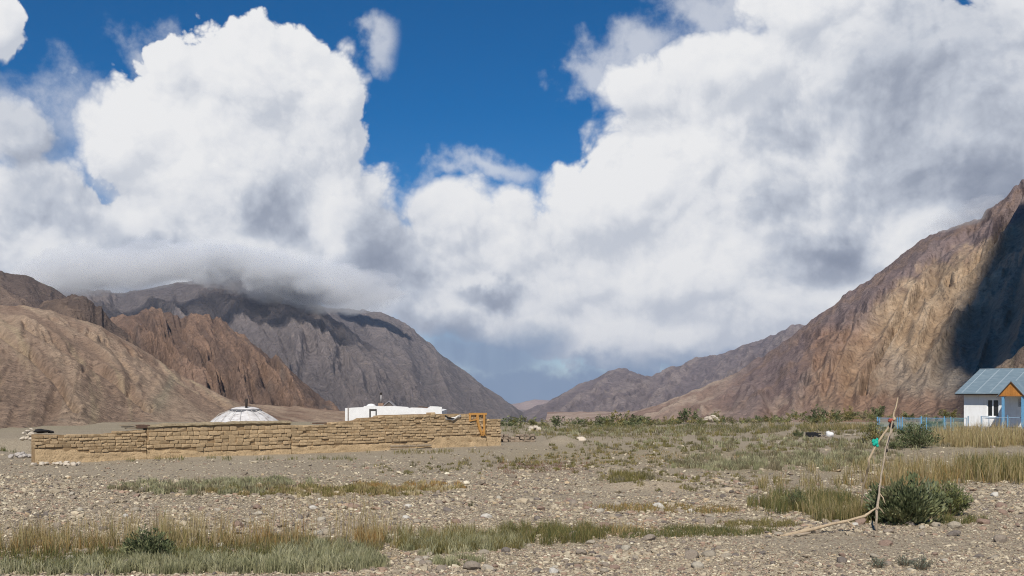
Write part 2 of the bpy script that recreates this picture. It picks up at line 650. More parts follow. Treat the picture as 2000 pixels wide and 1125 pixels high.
def ground_color(x, y):
    px, py = to_px(x, np.maximum(y, 3.0))
    n = fbm(x * 0.5, y * 0.22, 5)
    c = SOIL[None] * (1 + 0.35 * n[:, None])
    m = sstep(-0.1, 0.35, fbm(x * 0.16 + 9, y * 0.09, 4))[:, None]
    c = c * (1 - 0.6 * m) + DUST[None] * 0.6 * m
    for (cx, cy, rx, ry, cc, k) in (
            (330, 1080, 480, 45, OLIVE * 0.8, .85), (870, 1075, 200, 35, OLIVE, .7), (1080, 1040, 110, 25, OLIVE * 0.9, .8),
            (1340, 1036, 220, 14, OLIVE * 1.05, .85), (1330, 990, 180, 11, OLIVE * np.array([1, .8, .9]), .7), (560, 957, 380, 24, OLIVE * 0.95, .65),
            (1240, 935, 80, 14, OLIVE, .6), (1500, 905, 250, 26, OLIVE * 0.9, .6), (1620, 985, 170, 30, OLIVE, .75),
            (1850, 915, 240, 36, OLIVE * 1.1, .7), (1920, 860, 160, 20, OLIVE * 1.3, .8), (1790, 1010, 130, 14, OLIVE * 0.8, .8),
            (1290, 950, 75, 7, SAND, 1.0), (1210, 951, 45, 5, SAND, .9), (1070, 915, 110, 18, REDD, .7), (960, 900, 260, 14, SAND * 0.72, .5),
            (1230, 856, 170, 8, SAND * 0.75, .7), (1098, 864, 40, 9, SOIL * 1.15, .9), (250, 918, 330, 12, SOIL * 1.15, .7),
            (450, 893, 420, 8, DUST, .8), (1250, 890, 320, 22, OLIVE * 1.15, .4), (900, 925, 300, 16, DUST * 0.9, .5), (1690, 1062, 200, 18, SOIL * 1.05, .7)):
        b = (blotch(px, py, cx, cy, rx, ry) * k)[:, None]
        c = c * (1 - b) + np.asarray(cc)[None] * b
    far = sstep(68, 92, y)[:, None] * 0.75 * sstep(-0.25, 0.25, fbm(x * 0.12, y * 0.35 + 3, 4))[:, None]
    c = c * (1 - far) + (np.array([0.235, 0.205, 0.115]))[None] * far
    return np.clip(c, 0.02, 1)


def axis(dense, d_step, far, ratio=1.22):
    a = list(np.arange(dense[0], dense[1] + 1e-6, d_step))
    s = d_step
    while a[-1] < far[1]:
        s *= ratio
        a.append(a[-1] + s)
    s = d_step
    lo = []
    x = a[0]
    while x > far[0]:
        s *= ratio
        x -= s
        lo.append(x)
    return np.array(lo[::-1] + a)


gxs = np.clip(axis((-26, 44), 0.27, (-9000, 9000)), -9000, 9000)
gys = np.clip(axis((13, 100), 0.33, (-60, 12000), 1.18), -60, 12000)
GX, GY = np.meshgrid(gxs, gys)
gx, gy = GX.ravel(), GY.ravel()
gv = np.stack([gx, gy, gz(gx, gy)], 1)
ni, nj = len(gxs), len(gys)
idx = np.arange(ni * nj).reshape(nj, ni)
gq = np.stack([idx[:-1, :-1], idx[:-1, 1:], idx[1:, 1:], idx[1:, :-1]], -1).reshape(-1, 4)

m_ground, k, b = material('stony_soil')
p = pos(k)
c = attr(k)
peb = k.voro(p, 16.0, 'F1', 0, out='Color')
pd = k.voro(p, 16.0, 'F1', 0)
pe = k.voro(p, 34.0, 'F1', 0, out='Color')
pdd = k.voro(p, 34.0, 'F1', 0)
sepc = k.n('ShaderNodeSeparateColor')
k.put(sepc.inputs[0], peb)
sepd = k.n('ShaderNodeSeparateColor')
k.put(sepd.inputs[0], pe)
n_big = k.noise(p, 0.9, 5, 0.6)
isp = k.math('MULTIPLY', k.mapr(pd, 0.44, 0.34), k.math('GREATER_THAN', sepc.outputs[0], k.mapr(n_big, 0.3, 0.7, 0.92, 0.35)))
pcol = k.ramp(sepc.outputs[1], [(0.0, (0.14, 0.11, 0.09)), (0.3, (0.25, 0.20, 0.155)), (0.55, (0.34, 0.285, 0.215)), (0.8, (0.27, 0.185, 0.135)), (0.92, (0.47, 0.41, 0.32))], 'CONSTANT')
fcol = k.mix(0.5, c, k.ramp(sepd.outputs[1], [(0.0, (0.14, 0.11, 0.08)), (0.4, (0.28, 0.23, 0.165)), (0.75, (0.37, 0.315, 0.225)), (1.0, (0.48, 0.415, 0.315))]))
nf = k.noise(p, 60.0, 4, 0.6)
fcol = k.vm('SCALE', fcol, scale=k.mapr(nf, 0.25, 0.75, 0.72, 1.28))
k.put(b.inputs['Base Color'], k.mix(k.math('MULTIPLY', isp, 0.8), fcol, pcol))
b.inputs['Roughness'].default_value = 1.0
b.inputs['Specular IOR Level'].default_value = 0.1
hh = k.math('ADD', k.math('MULTIPLY', k.mapr(pd, 0.0, 0.45, 1.0, 0.0), isp), k.math('MULTIPLY', k.mapr(pdd, 0, 0.5, 1, 0), 0.35))
hh = k.math('ADD', hh, k.math('MULTIPLY', n_big, 0.8))
k.put(b.inputs['Normal'], k.bump(hh, 0.9, 0.03))
ground = mesh_np('ground', gv, Q=gq, mat=m_ground, col=ground_color(gx, gy), smooth=True)
tag(ground, 'flat stony valley floor of grey brown gravel and dusty soil', kind='structure')

# ------------------------------------------------------------------ mountains and hills
def interp(pts, xs, j):
    a = np.array(pts, float)
    return np.interp(xs, a[:, 0], a[:, j])


def mountain(name, label, ridge, foot, nu, nv, mat, colf, amp=0.08, gully=6.0, prof=1.15, seed=0.0, rough=0.02, cliff=0.0, slant=0.0, carve=(), calm=(0.0, 0.05)):
    """ridge: (px, py, depth) along the crest; foot: (px, depth, z) along the base. The slope between is a real
    hillside with gullies, and the back falls away behind the crest."""
    r = np.array(ridge, float)
    px = np.linspace(r[0, 0], r[-1, 0], nu)
    py, D = interp(ridge, px, 1), interp(ridge, px, 2)
    R = np.stack([(px - 1000) / F * D, D, HC - (py - HZ) / F * D], 1)
    fp = np.linspace(foot[0][0], foot[-1][0], nu)
    fD, fz = interp(foot, fp, 1), interp(foot, fp, 2)
    fz = np.minimum(fz, gz((fp - 1000) / F * fD, fD) - np.interp(fD, [150, 600], [0.3, 8.0]))
    Fo = np.stack([(fp - 1000) / F * fD, fD, fz], 1)
    nb = max(10, nv // 8)
    vs = np.concatenate([np.linspace(0, 1, nv), 1 + np.linspace(0, 1, nb + 1)[1:] * 0.9])
    U, Vv = np.meshgrid(np.linspace(0, 1, nu), vs)
    seg = np.linalg.norm(np.diff(R[:, :2], axis=0), axis=1)
    al = np.concatenate([[0], np.cumsum(seg)])
    AL = np.tile(al, (len(vs), 1))
    vf = np.minimum(Vv, 1.0)
    H = (R[:, 2] - Fo[:, 2])[None]
    XY = Fo[None, :, :2] * (1 - Vv[..., None]) + R[None, :, :2] * Vv[..., None]
    pz = vf ** prof
    Z = Fo[None, :, 2] + H * pz
    back = np.clip(Vv - 1, 0, 1)
    Z = Z - H * (back * 1.1)
    Hm = np.maximum(np.mean(np.abs(R[:, 2] - Fo[:, 2])), 1.0)
    ln = al[-1]
    s = AL / ln * gully
    hp = np.mean(np.abs(np.interp(px, px, py) - 830)) + 20
    asp = hp / ((px[-1] - px[0]) / gully)               # slope height in the same units as s
    t = Vv * asp
    wx, wy = fbm(s * 0.6 + seed, t * 0.6 + 3, 3), fbm(s * 0.6 + 9, t * 0.6 + seed, 3)
    sl = s + slant * Vv
    gl = rmf(sl * 0.75 + 0.45 * wx + seed, t * 0.26 + 0.35 * wy + seed * 1.7)             # gullies run down the fall line
    rg = rmf(s * 0.9 + slant * Vv * 0.8 + 0.6 * wx + seed + 40, t * 0.85 + 0.6 * wy + seed)
    fr = fbm(s * 4 + slant * 0.8 * Vv + seed, t * 4 + seed, 4, 0.6)
    env = np.sin(np.clip(Vv, 0, 1) * np.pi * 0.86 + 0.16) ** 0.8
    env = np.where(Vv > 1, env * 0.5, env) * (0.22 + 0.78 * sstep(calm[0], calm[1], Vv + 0.12 * wx))
    disp = (gl * 0.75 + rg * 0.65) * env * amp * np.abs(H) ** 0.5 * Hm ** 0.5
    Z = Z + disp + fr * rough * Hm * (0.35 + 0.65 * vf)
    if cliff:
        st = np.sin((Z / Hm * 5 + fbm(s * 1.2, t * 1.2 + 7, 4) * 2.5) * 2 * np.pi)
        Z = Z + cliff * Hm * st * env * 0.03
    for (line, depth, width) in carve:
        qx, qy = to_px(XY[..., 0], XY[..., 1], Z)
        ld = line_dist(qx + 5 * wx + 4 * fr, qy + 5 * wy, line)
        Z = Z - depth * np.exp(-(ld / width) ** 2) + 0.35 * depth * np.exp(-((ld - 2.2 * width) / width) ** 2)
    out = np.stack([XY[..., 0], XY[..., 1], Z], -1)
    info = dict(U=U, V=Vv, t=t, sl=sl, gl=gl, rg=rg, fr=fr, s=s, x=out[..., 0], y=out[..., 1], z=out[..., 2], H=H)
    info['px'], info['py'] = to_px(out[..., 0], out[..., 1], out[..., 2])
    c = np.clip(colf(info), 0.01, 1.0)
    n_v = len(vs)
    ix = np.arange(nu * n_v).reshape(n_v, nu)
    q = np.stack([ix[:-1, :-1], ix[:-1, 1:], ix[1:, 1:], ix[1:, :-1]], -1).reshape(-1, 4)
    o = mesh_np(name, out.reshape(-1, 3), Q=q, mat=mat, col=c.reshape(-1, 3), smooth=True)
    return tag(o, label, kind='structure')


def lerp(a, b, t):
    return np.asarray(a) * (1 - t[..., None]) + np.asarray(b) * t[..., None]


def col_tan(i):
    c = lerp((0.305, 0.215, 0.155), (0.40, 0.292, 0.207), sstep(-0.3, 0.4, i['gl'] + i['fr'] * 0.6))
    st = sstep(0.15, 0.5, fbm(i['sl'] * 2.4, i['t'] * 0.7, 5))
    c = lerp(c.reshape(-1, 3), (0.44, 0.345, 0.22), (st * 0.6).ravel()).reshape(c.shape)
    rd = sstep(0.55, 0.95, i['V']) * sstep(0.0, 0.4, fbm(i['s'] * 1.4 + 5, i['V'] * 4, 4))
    c = lerp(c.reshape(-1, 3), (0.20, 0.12, 0.085), (rd * 0.6).ravel()).reshape(c.shape)
    gv = np.exp(-((i['px'] - (322 + 14 * np.sin(i['py'] * 0.045))) / (10 + (i['py'] > 770) * 6)) ** 2) * sstep(725, 745, i['py']) * sstep(815, 790, i['py'])
    return lerp(c.reshape(-1, 3), (0.33, 0.27, 0.19), (gv * 0.9).ravel()).reshape(c.shape)


def col_brown(i):
    c = lerp((0.125, 0.092, 0.075), (0.19, 0.135, 0.10), sstep(-0.3, 0.4, i['gl'] + i['fr']))
    return c


def col_red(i):
    c = lerp((0.165, 0.112, 0.086), (0.275, 0.178, 0.125), sstep(-0.25, 0.45, i['rg'] + i['fr'] * 0.6))
    t = sstep(0.55, 0.2, i['V'])
    c = lerp(c.reshape(-1, 3), (0.215, 0.150, 0.115), (t * 0.8).ravel()).reshape(c.shape)
    g_ = sstep(0.1, 0.5, fbm(i['s'] * 2 + 3, i['V'] * 5 + 9, 4))
    return lerp(c.reshape(-1, 3), (0.14, 0.115, 0.10), (g_ * 0.6).ravel()).reshape(c.shape)


def col_grey(i):
    c = lerp((0.145, 0.125, 0.122), (0.205, 0.172, 0.160), sstep(-0.35, 0.45, i['gl'] * 0.7 + i['rg'] * 0.5))
    rb = sstep(0.34, 0.12, i['V']) * sstep(0.55, 0.35, i['U'])
    return lerp(c.reshape(-1, 3), (0.225, 0.150, 0.115), (rb * 0.7).ravel()).reshape(c.shape)


def col_far(i):
    c = lerp((0.20, 0.165, 0.165), (0.29, 0.235, 0.215), sstep(-0.35, 0.45, i['gl'] + i['fr'] * 0.5))
    st = np.sin((i['z'] / 60 + fbm(i['s'] * 2, i['V'] * 3, 4) * 1.6) * 6.28)
    return lerp(c.reshape(-1, 3), (0.155, 0.125, 0.13), (sstep(0.2, 0.8, st) * 0.5).ravel()).reshape(c.shape)


def col_pink(i):
    return lerp((0.34, 0.25, 0.22), (0.40, 0.30, 0.26), sstep(-0.3, 0.3, i['gl']))


def col_right(i):
    px, py = i['px'], i['py']
    wob = fbm(px * 0.012, py * 0.012, 5)
    wob2 = fbm(px * 0.03 + 7, py * 0.03, 5)
    # lower fan: pink-brown with pale streaks
    c = lerp((0.29, 0.195, 0.150), (0.39, 0.285, 0.220), sstep(-0.3, 0.4, i['gl']))
    stv = np.sin((i['V'] * 26 + 3.0 * fbm(i['s'] * 2.2, i['V'] * 4, 4) + i['U'] * 6))
    c = lerp(c.reshape(-1, 3), (0.50, 0.385, 0.295), (sstep(0.35, 0.95, stv) * 0.6).ravel()).reshape(c.shape)
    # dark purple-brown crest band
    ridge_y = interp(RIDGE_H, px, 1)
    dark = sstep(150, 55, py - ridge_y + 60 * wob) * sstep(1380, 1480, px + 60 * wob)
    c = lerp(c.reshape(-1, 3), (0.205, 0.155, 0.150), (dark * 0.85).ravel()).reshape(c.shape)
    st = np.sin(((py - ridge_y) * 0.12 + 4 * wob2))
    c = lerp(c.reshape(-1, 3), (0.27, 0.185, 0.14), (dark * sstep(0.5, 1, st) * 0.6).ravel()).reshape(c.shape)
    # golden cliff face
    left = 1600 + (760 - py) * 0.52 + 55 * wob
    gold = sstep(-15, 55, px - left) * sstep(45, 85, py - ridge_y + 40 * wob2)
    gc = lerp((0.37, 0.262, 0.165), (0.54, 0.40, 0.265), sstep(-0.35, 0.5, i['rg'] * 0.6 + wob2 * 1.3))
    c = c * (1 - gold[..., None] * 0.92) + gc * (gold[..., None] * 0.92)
    # grey-brown scree apron and red foot
    scree = sstep(640, 720, py + 40 * wob - (px - 1700) * 0.25) * sstep(1640, 1740, px)
    c = lerp(c.reshape(-1, 3), (0.34, 0.268, 0.205), (scree * 0.85).ravel()).reshape(c.shape)
    gry = sstep(-10, 60, px - (1905 + (560 - py) * 0.55) + 30 * wob2)
    c = lerp(c.reshape(-1, 3), (0.38, 0.315, 0.245), (gry * 0.75).ravel()).reshape(c.shape)
    red = sstep(752, 785, py + 18 * wob2 + 10 * wob) * sstep(1560, 1680, px)
    c = lerp(c.reshape(-1, 3), (0.29, 0.168, 0.112), (red * 0.75).ravel()).reshape(c.shape)
    ob = sstep(1540, 1620, px + 70 * wob) * sstep(1760, 1680, px + 50 * wob2) * sstep(620, 660, py) * sstep(790, 740, py)
    c = lerp(c.reshape(-1, 3), (0.30, 0.175, 0.105), (ob * 0.55).ravel()).reshape(c.shape)
    return c


m_rock_near = rockmat('near_hill_rock', 0.09, 0.9, 3.0, 0.30)
m_rock_mid = rockmat('mid_hill_rock', 0.030, 1.0, 9.0, 0.30)
m_rock_far = rockmat('far_mountain_rock', 0.0085, 1.0, 30.0, 0.26)
m_rock_right = rockmat('right_mountain_rock', 0.030, 1.0, 8.0, 0.24)

# far pink peak in the gap of the valley
mountain('mountain', 'small pale pink peak far off in the gap of the valley',
         [(930, 800, 9500), (985, 792, 9500), (1020, 786, 9500), (1045, 780, 9500), (1075, 782, 9500), (1120, 795, 9500), (1200, 810, 9500)],
         [(900, 7600, -60), (1230, 7600, -60)], 120, 60, m_rock_far, col_pink, 0.12, 5, seed=2.2)
# pale hill range beyond the right mountain
mountain('mountain', 'pale mauve hill range right of the valley gap',
         [(960, 832, 5200), (1030, 800, 5200), (1060, 789, 5200), (1100, 768, 5200), (1150, 745, 5150), (1190, 723, 5100), (1225, 718, 5100),
          (1250, 731, 5000), (1272, 736, 4950), (1300, 722, 4900), (1350, 705, 4800), (1400, 692, 4700), (1450, 675, 4600), (1500, 655, 4500),
          (1545, 641, 4400), (1600, 632, 4300), (1750, 600, 4200)],
         [(900, 2600, -30), (1800, 2200, -30)], 420, 130, m_rock_far, col_far, 0.20, 11, seed=5.1, rough=0.02, cliff=0.4, slant=-2.2)
# dark blue-grey shoulder behind the grey mountain
mountain('mountain', 'steep dark slate shoulder of the left range falling to the valley gap',
         [(480, 585, 5200), (560, 592, 5200), (630, 596, 5200), (670, 600, 5150), (720, 608, 5100), (760, 616, 5050), (800, 640, 5000), (850, 680, 4900),
          (900, 720, 4800), (950, 758, 4700), (1000, 790, 4600), (1030, 815, 4500), (1060, 840, 4400)],
         [(420, 2900, -30), (1040, 2500, -30)], 420, 130, m_rock_far, col_grey, 0.12, 9, seed=8.3, rough=0.015, slant=3.2)
# big grey mountain
mountain('mountain', 'big grey rocky mountain on the left with its summit in cloud',
         [(60, 560, 4300), (160, 566, 4300), (215, 574, 4250), (260, 566, 4200), (330, 548, 4200), (430, 535, 4200), (500, 552, 4100), (560, 574, 4000),
          (620, 598, 3900), (680, 640, 3750), (740, 685, 3600), (800, 730, 3450), (860, 772, 3300), (930, 812, 3200), (990, 845, 3100)],
         [(100, 2000, -30), (960, 2000, -30)], 520, 160, m_rock_far, col_grey, 0.16, 12, seed=1.4, rough=0.025, slant=2.4, calm=(0.05, 0.3))
# dark brown hill top left
mountain('hill', 'dark brown rounded hill at the upper left of the range',
         [(-160, 560, 1900), (-60, 533, 1900), (0, 527, 1900), (38, 528, 1900), (62, 536, 1900), (90, 552, 1880), (125, 573, 1860), (160, 600, 1850), (230, 660, 1800), (320, 760, 1700)],
         [(-200, 900, -10), (300, 1000, -10)], 260, 100, m_rock_mid, col_brown, 0.12, 6, seed=3.3, rough=0.012, slant=2.0)
# red-brown hill
mountain('hill', 'rugged red brown hill in front of the grey mountain',
         [(100, 690, 1500), (180, 640, 1500), (240, 614, 1500), (300, 607, 1480), (345, 610, 1450), (400, 619, 1420), (430, 629, 1400), (470, 655, 1370),
          (520, 688, 1340), (560, 715, 1310), (600, 750, 1280), (640, 782, 1250), (670, 808, 1220), (710, 838, 1200)],
         [(60, 600, -20), (690, 560, -20)], 420, 160, m_rock_mid, col_red, 0.30, 8, seed=6.7, rough=0.03, slant=2.2, calm=(0.15, 0.5))
mountain('hill', 'dark grey brown knoll between the tan slope and the red brown hill',
         [(40, 620, 1150), (90, 592, 1150), (130, 579, 1150), (165, 578, 1140), (195, 595, 1120), (215, 615, 1100), (240, 640, 1080), (262, 668, 1060), (290, 700, 1040), (340, 745, 1000), (400, 800, 980)],
         [(0, 560, -15), (380, 560, -15)], 240, 100, m_rock_mid, col_brown, 0.18, 5, seed=9.2, rough=0.03, slant=1.5)
# near tan slope
mountain('hill', 'near tan stony slope rising behind the mud wall on the left',
         [(-260, 570, 520), (-60, 592, 500), (0, 597, 480), (60, 600, 470), (95, 606, 460), (130, 617, 450), (200, 640, 430), (250, 668, 410), (300, 700, 390),
          (360, 737, 360), (430, 772, 330), (490, 796, 310), (560, 818, 290), (640, 836, 270), (720, 850, 260)],
         [(-500, 60, -1.2), (-60, 74, -0.8), (80, 80, -0.6), (300, 94, -1.2), (500, 105, -2), (700, 118, -4)], 420, 190, m_rock_near, col_tan, 0.07, 9,
         prof=1.05, seed=4.4, rough=0.03, slant=3.6,
         carve=[([(-20, 640), (60, 692), (110, 742), (150, 800)], 1.1, 6.0), ([(50, 635), (140, 688), (225, 742), (290, 800)], 1.2, 6.0), ([(175, 648), (275, 700), (350, 742), (440, 792)], 1.0, 5.0),
                ([(100, 620), (180, 655), (230, 690), (262, 740)], 0.9, 5.0)])
# right mountain
RIDGE_H = [(1060, 850, 1500), (1150, 832, 1480), (1230, 806, 1460), (1300, 785, 1430), (1350, 765, 1400), (1400, 746, 1370), (1430, 735, 1350), (1500, 690, 1300),
           (1550, 650, 1260), (1600, 610, 1220), (1650, 575, 1180), (1700, 540, 1150), (1750, 505, 1120), (1800, 470, 1090), (1840, 448, 1060),
           (1870, 436, 1050), (1900, 428, 1040), (1930, 410, 1020), (1960, 390, 1000), (2000, 362, 980), (2100, 296, 940), (2300, 190, 900), (2600, 120, 860)]
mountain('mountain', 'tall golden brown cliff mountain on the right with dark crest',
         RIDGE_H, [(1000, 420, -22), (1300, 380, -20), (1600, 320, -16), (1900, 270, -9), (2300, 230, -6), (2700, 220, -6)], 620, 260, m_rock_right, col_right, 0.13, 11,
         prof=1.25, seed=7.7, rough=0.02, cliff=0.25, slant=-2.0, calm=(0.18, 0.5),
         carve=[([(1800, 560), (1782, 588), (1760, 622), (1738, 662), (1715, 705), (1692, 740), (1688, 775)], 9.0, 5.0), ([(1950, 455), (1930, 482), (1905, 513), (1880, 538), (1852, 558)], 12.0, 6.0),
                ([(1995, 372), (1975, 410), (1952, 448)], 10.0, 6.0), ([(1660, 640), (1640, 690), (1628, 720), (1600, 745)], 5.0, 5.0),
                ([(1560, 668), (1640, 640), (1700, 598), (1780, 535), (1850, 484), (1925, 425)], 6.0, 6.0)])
mountain('hill', 'small sunlit tan spur behind the roof of the white house',
         [(1920, 745, 260), (1950, 716, 258), (1975, 698, 255), (2000, 678, 250), (2060, 640, 245), (2200, 600, 240), (2400, 640, 240)],
         [(1900, 190, -6), (2400, 170, -6)], 120, 60, m_rock_near, col_tan, 0.10, 5, seed=2.9, rough=0.02)

# ------------------------------------------------------------------ air
hz = MB().box((-9100, -80, -345), (9100, 12400, 560))
m_haze = bpy.data.materials.new('haze')
m_haze.use_nodes = True
ht = m_haze.node_tree
ht.nodes.clear()
hv = ht.nodes.new('ShaderNodeVolumePrincipled')
hv.inputs['Color'].default_value = (0.72, 0.82, 1.0, 1)
hv.inputs['Density'].default_value = 0.00004
hv.inputs['Anisotropy'].default_value = 0.2
ho = ht.nodes.new('ShaderNodeOutputMaterial')
ht.links.new(hv.outputs[0], ho.inputs['Volume'])
haze = hz.build('haze', m_haze)
tag(haze, 'thin blue air over the whole valley', kind='stuff')

# ------------------------------------------------------------------ low clouds: real bodies of mist
def cloud_mesh(name, mat, center, radii, amp=0.28, freq=2.0, sub=5, seed=0.0, label=''):
    import bmesh
    bm = bmesh.new()
    bmesh.ops.create_icosphere(bm, subdivisions=sub, radius=1.0)
    P = np.array([v.co[:] for v in bm.verts])
    T = np.array([[v.index for v in f.verts] for f in bm.faces])
    bm.free()
    n = (fbm(P[:, 0] * freq + seed, P[:, 2] * freq + P[:, 1] * 1.3 * freq, 5) + fbm(P[:, 1] * freq + 7 + seed, P[:, 2] * freq - P[:, 0] * freq, 5)) * 0.8
    bl = 1 - np.abs(pnoise(P[:, 0] * freq * 2.2 + seed, P[:, 2] * freq * 2.2 + P[:, 1] * 3)) * 1.6
    r = 1 + amp * (n * 1.3 + bl * 0.5)
    V = P * r[:, None] * np.array(radii)[None] + np.array(center)[None]
    return tag(mesh_np(name, V, T=T, mat=mat, smooth=True), label, kind='stuff')


def cloudmat(name, density, aniso=0.0):
    m = bpy.data.materials.new(name)
    m.use_nodes = True
    t = m.node_tree
    t.nodes.clear()
    v = t.nodes.new('ShaderNodeVolumePrincipled')
    v.inputs['Color'].default_value = (0.97, 0.975, 0.98, 1)
    v.inputs['Density'].default_value = density
    v.inputs['Anisotropy'].default_value = aniso
    o = t.nodes.new('ShaderNodeOutputMaterial')
    t.links.new(v.outputs[0], o.inputs['Volume'])
    return m


m_mist = cloudmat('mist', 0.0050, -0.1)
m_puff = cloudmat('bright_mist', 0.011, 0.0)
m_mist2 = cloudmat('thin_mist', 0.010, -0.1)
m_dense = cloudmat('dense_cloud', 0.09)


def mist(px, py, D, rx, ry, rd, lab, mat=None, **kw):
    c = at(px, py, D)
    cloud_mesh('cloud', mat or m_mist, c, (rx * D / F, rd, ry * D / F), label=lab, **kw)


_q = np.random.default_rng(77)
LOWCLOUDS = []
for i in range(15):
    t = i / 14
    cx_ = 110 + 560 * t + _q.uniform(-20, 20)
    cy_ = np.interp(cx_, [100, 250, 430, 560, 680], [545, 528, 510, 540, 572]) + _q.uniform(-14, 14)
    LOWCLOUDS.append((cx_, cy_, _q.uniform(3350, 3700), _q.uniform(55, 105), _q.uniform(26, 42), _q.uniform(90, 170), 'grey low cloud lying along the grey summit on the left', i * 1.37))
for (a_, b_, c_, d_, e_, f_, l_, s_) in LOWCLOUDS:
    mist(a_, b_, c_, d_, e_, f_, l_, seed=s_, amp=0.50, sub=4, freq=2.4)
for i in range(16):
    cx_ = _q.uniform(380, 650)
    cy_ = np.interp(cx_, [380, 560, 650], [520, 540, 575]) + _q.uniform(-22, 16)
    mist(cx_, cy_, _q.uniform(3250, 3450), _q.uniform(24, 50), _q.uniform(14, 26), _q.uniform(40, 80), 'white puff of the low cloud rolling over the grey summit', m_puff, seed=i * 2.1, amp=0.6, sub=4, freq=2.6)
for (a_, b_, d_, e_, s_) in ((1880, 424, 40, 15, 3.3), (1925, 402, 36, 16, 5.3), (1845, 440, 26, 10, 7.3)):
    mist(a_, b_, 1020, d_, e_, 25, 'thin wisp of mist on the crest of the right mountain', m_mist2, seed=s_, amp=0.5, sub=4)


def shadow_cloud(pix, t, thick, label):
    """a cloud above the valley, outside the picture; pix: outline of its shade on the mountainside"""
    bpy.context.view_layer.update()
    dg = bpy.context.evaluated_depsgraph_get()
    pts = []
    for (px, py) in pix:
        dirv = Vector(((px - 1000) / F, 1.0, (HZ - py) / F)).normalized()
        o_ = Vector((0, 0, HC)) + dirv * 5
        for _ in range(6):
            ok, loc, nrm, i_, ob, _m = S.ray_cast(dg, o_, dirv)
            if not ok or ob.get('kind') == 'structure':
                break
            o_ = loc + dirv * 0.5
        if ok:
            h = t - loc.z
            pts.append(loc + Vector(SDIR) * (h / SDIR[2]))
    P = np.array([p[:] for p in pts])
    # close the outline with a fine ragged rim and give it thickness
    R_ = []
    n_ = len(P)
    for a in range(n_):
        for t_ in np.linspace(0, 1, 8, endpoint=False):
            R_.append(P[a] * (1 - t_) + P[(a + 1) % n_] * t_)
    R_ = np.array(R_)
    for _ in range(3):
        R_ = (np.roll(R_, 1, 0) + R_ * 2 + np.roll(R_, -1, 0)) / 4
    cen = R_.mean(0)
    m_ = len(R_)
    size = np.ptp(R_[:, 0])
    R_ = R_ + (R_ - cen) / (np.linalg.norm(R_ - cen, axis=1)[:, None] + 1e-6) * (fbm(np.arange(m_) * 0.35, np.arange(m_) * 0.0 + t, 3) * size * 0.018)[:, None]
    rings = []
    for sc_, dz in ((0.86, -thick), (0.97, -thick * .5), (1.0, 0), (0.97, thick * .6), (0.84, thick * 1.3)):
        q_ = cen + (R_ - cen) * sc_
        q_[:, 2] = R_[:, 2] + dz
        rings.append(q_)
    me = bpy.data.meshes.new('cloud')
    vs = np.vstack(rings)
    fs = [tuple(range(m_))[::-1], tuple(range(4 * m_, 5 * m_))]
    for r_ in range(4):
        for a in range(m_):
            e = (a + 1) % m_
            fs.append((r_ * m_ + a, r_ * m_ + e, (r_ + 1) * m_ + e, (r_ + 1) * m_ + a))
    bm = bmesh.new()
    bv = [bm.verts.new(v) for v in vs]
    for f in fs:
        bm.faces.new([bv[q_] for q_ in f])
    bmesh.ops.recalc_face_normals(bm, faces=bm.faces)
    bmesh.ops.triangulate(bm, faces=bm.faces, ngon_method='EAR_CLIP')
    bm.to_mesh(me)
    bm.free()
    me.materials.append(m_dense)
    return tag(put('cloud', me), label, kind='stuff')


shadow_cloud([(2000, 395), (1965, 440), (1938, 500), (1910, 560), (1875, 612), (1850, 650), (1840, 700), (1850, 728), (1900, 735), (1950, 725),
              (2040, 690), (2150, 600), (2200, 480), (2200, 380), (2100, 350)], 1500, 30, 'cloud overhead that shades the right mountainside')
shadow_cloud([(655, 606), (700, 600), (760, 612), (795, 634), (838, 668), (815, 668), (780, 655), (740, 640), (700, 632), (665, 622)], 1900, 25,
             'cloud overhead that shades the slate shoulder')
# ------------------------------------------------------------------ stones of the valley floor
def stone_shapes(n, seed, ico=True):
    import bmesh
    out = []
    r_ = np.random.default_rng(seed)
    for _ in range(n):
        bm = bmesh.new()
        if ico:
            bmesh.ops.create_icosphere(bm, subdivisions=1, radius=1.0)
        else:
            for v_ in ((1, 0, 0), (-1, 0, 0), (0, 1, 0), (0, -1, 0), (0, 0, 1), (0, 0, -1)):
                bm.verts.new(v_)
            bmesh.ops.convex_hull(bm, input=bm.verts)
        bm.verts.ensure_lookup_table()
        bm.verts.index_update()
        P = np.array([v.co[:] for v in bm.verts])
        T = np.array([[v.index for v in f.verts] for f in bm.faces])
        bm.free()
        P = P * (1 + r_.uniform(-0.28, 0.28, (len(P), 1)))
        P = np.sign(P) * np.abs(P) ** 0.8
        out.append((P * np.array([1.0, r_.uniform(0.5, 0.9), r_.uniform(0.26, 0.5)]), T))
    return out


PAL = np.array([(0.29, 0.245, 0.19), (0.20, 0.165, 0.135), (0.38, 0.325, 0.25), (0.46, 0.405, 0.315), (0.26, 0.185, 0.145), (0.33, 0.275, 0.21),
                (0.56, 0.51, 0.42), (0.135, 0.115, 0.105), (0.37, 0.285, 0.195)]) * np.array([1.14, 1.12, 1.03])
PALW = np.array([.2, .17, .17, .08, .12, .14, .015, .08, .04])
PALW = PALW / PALW.sum()


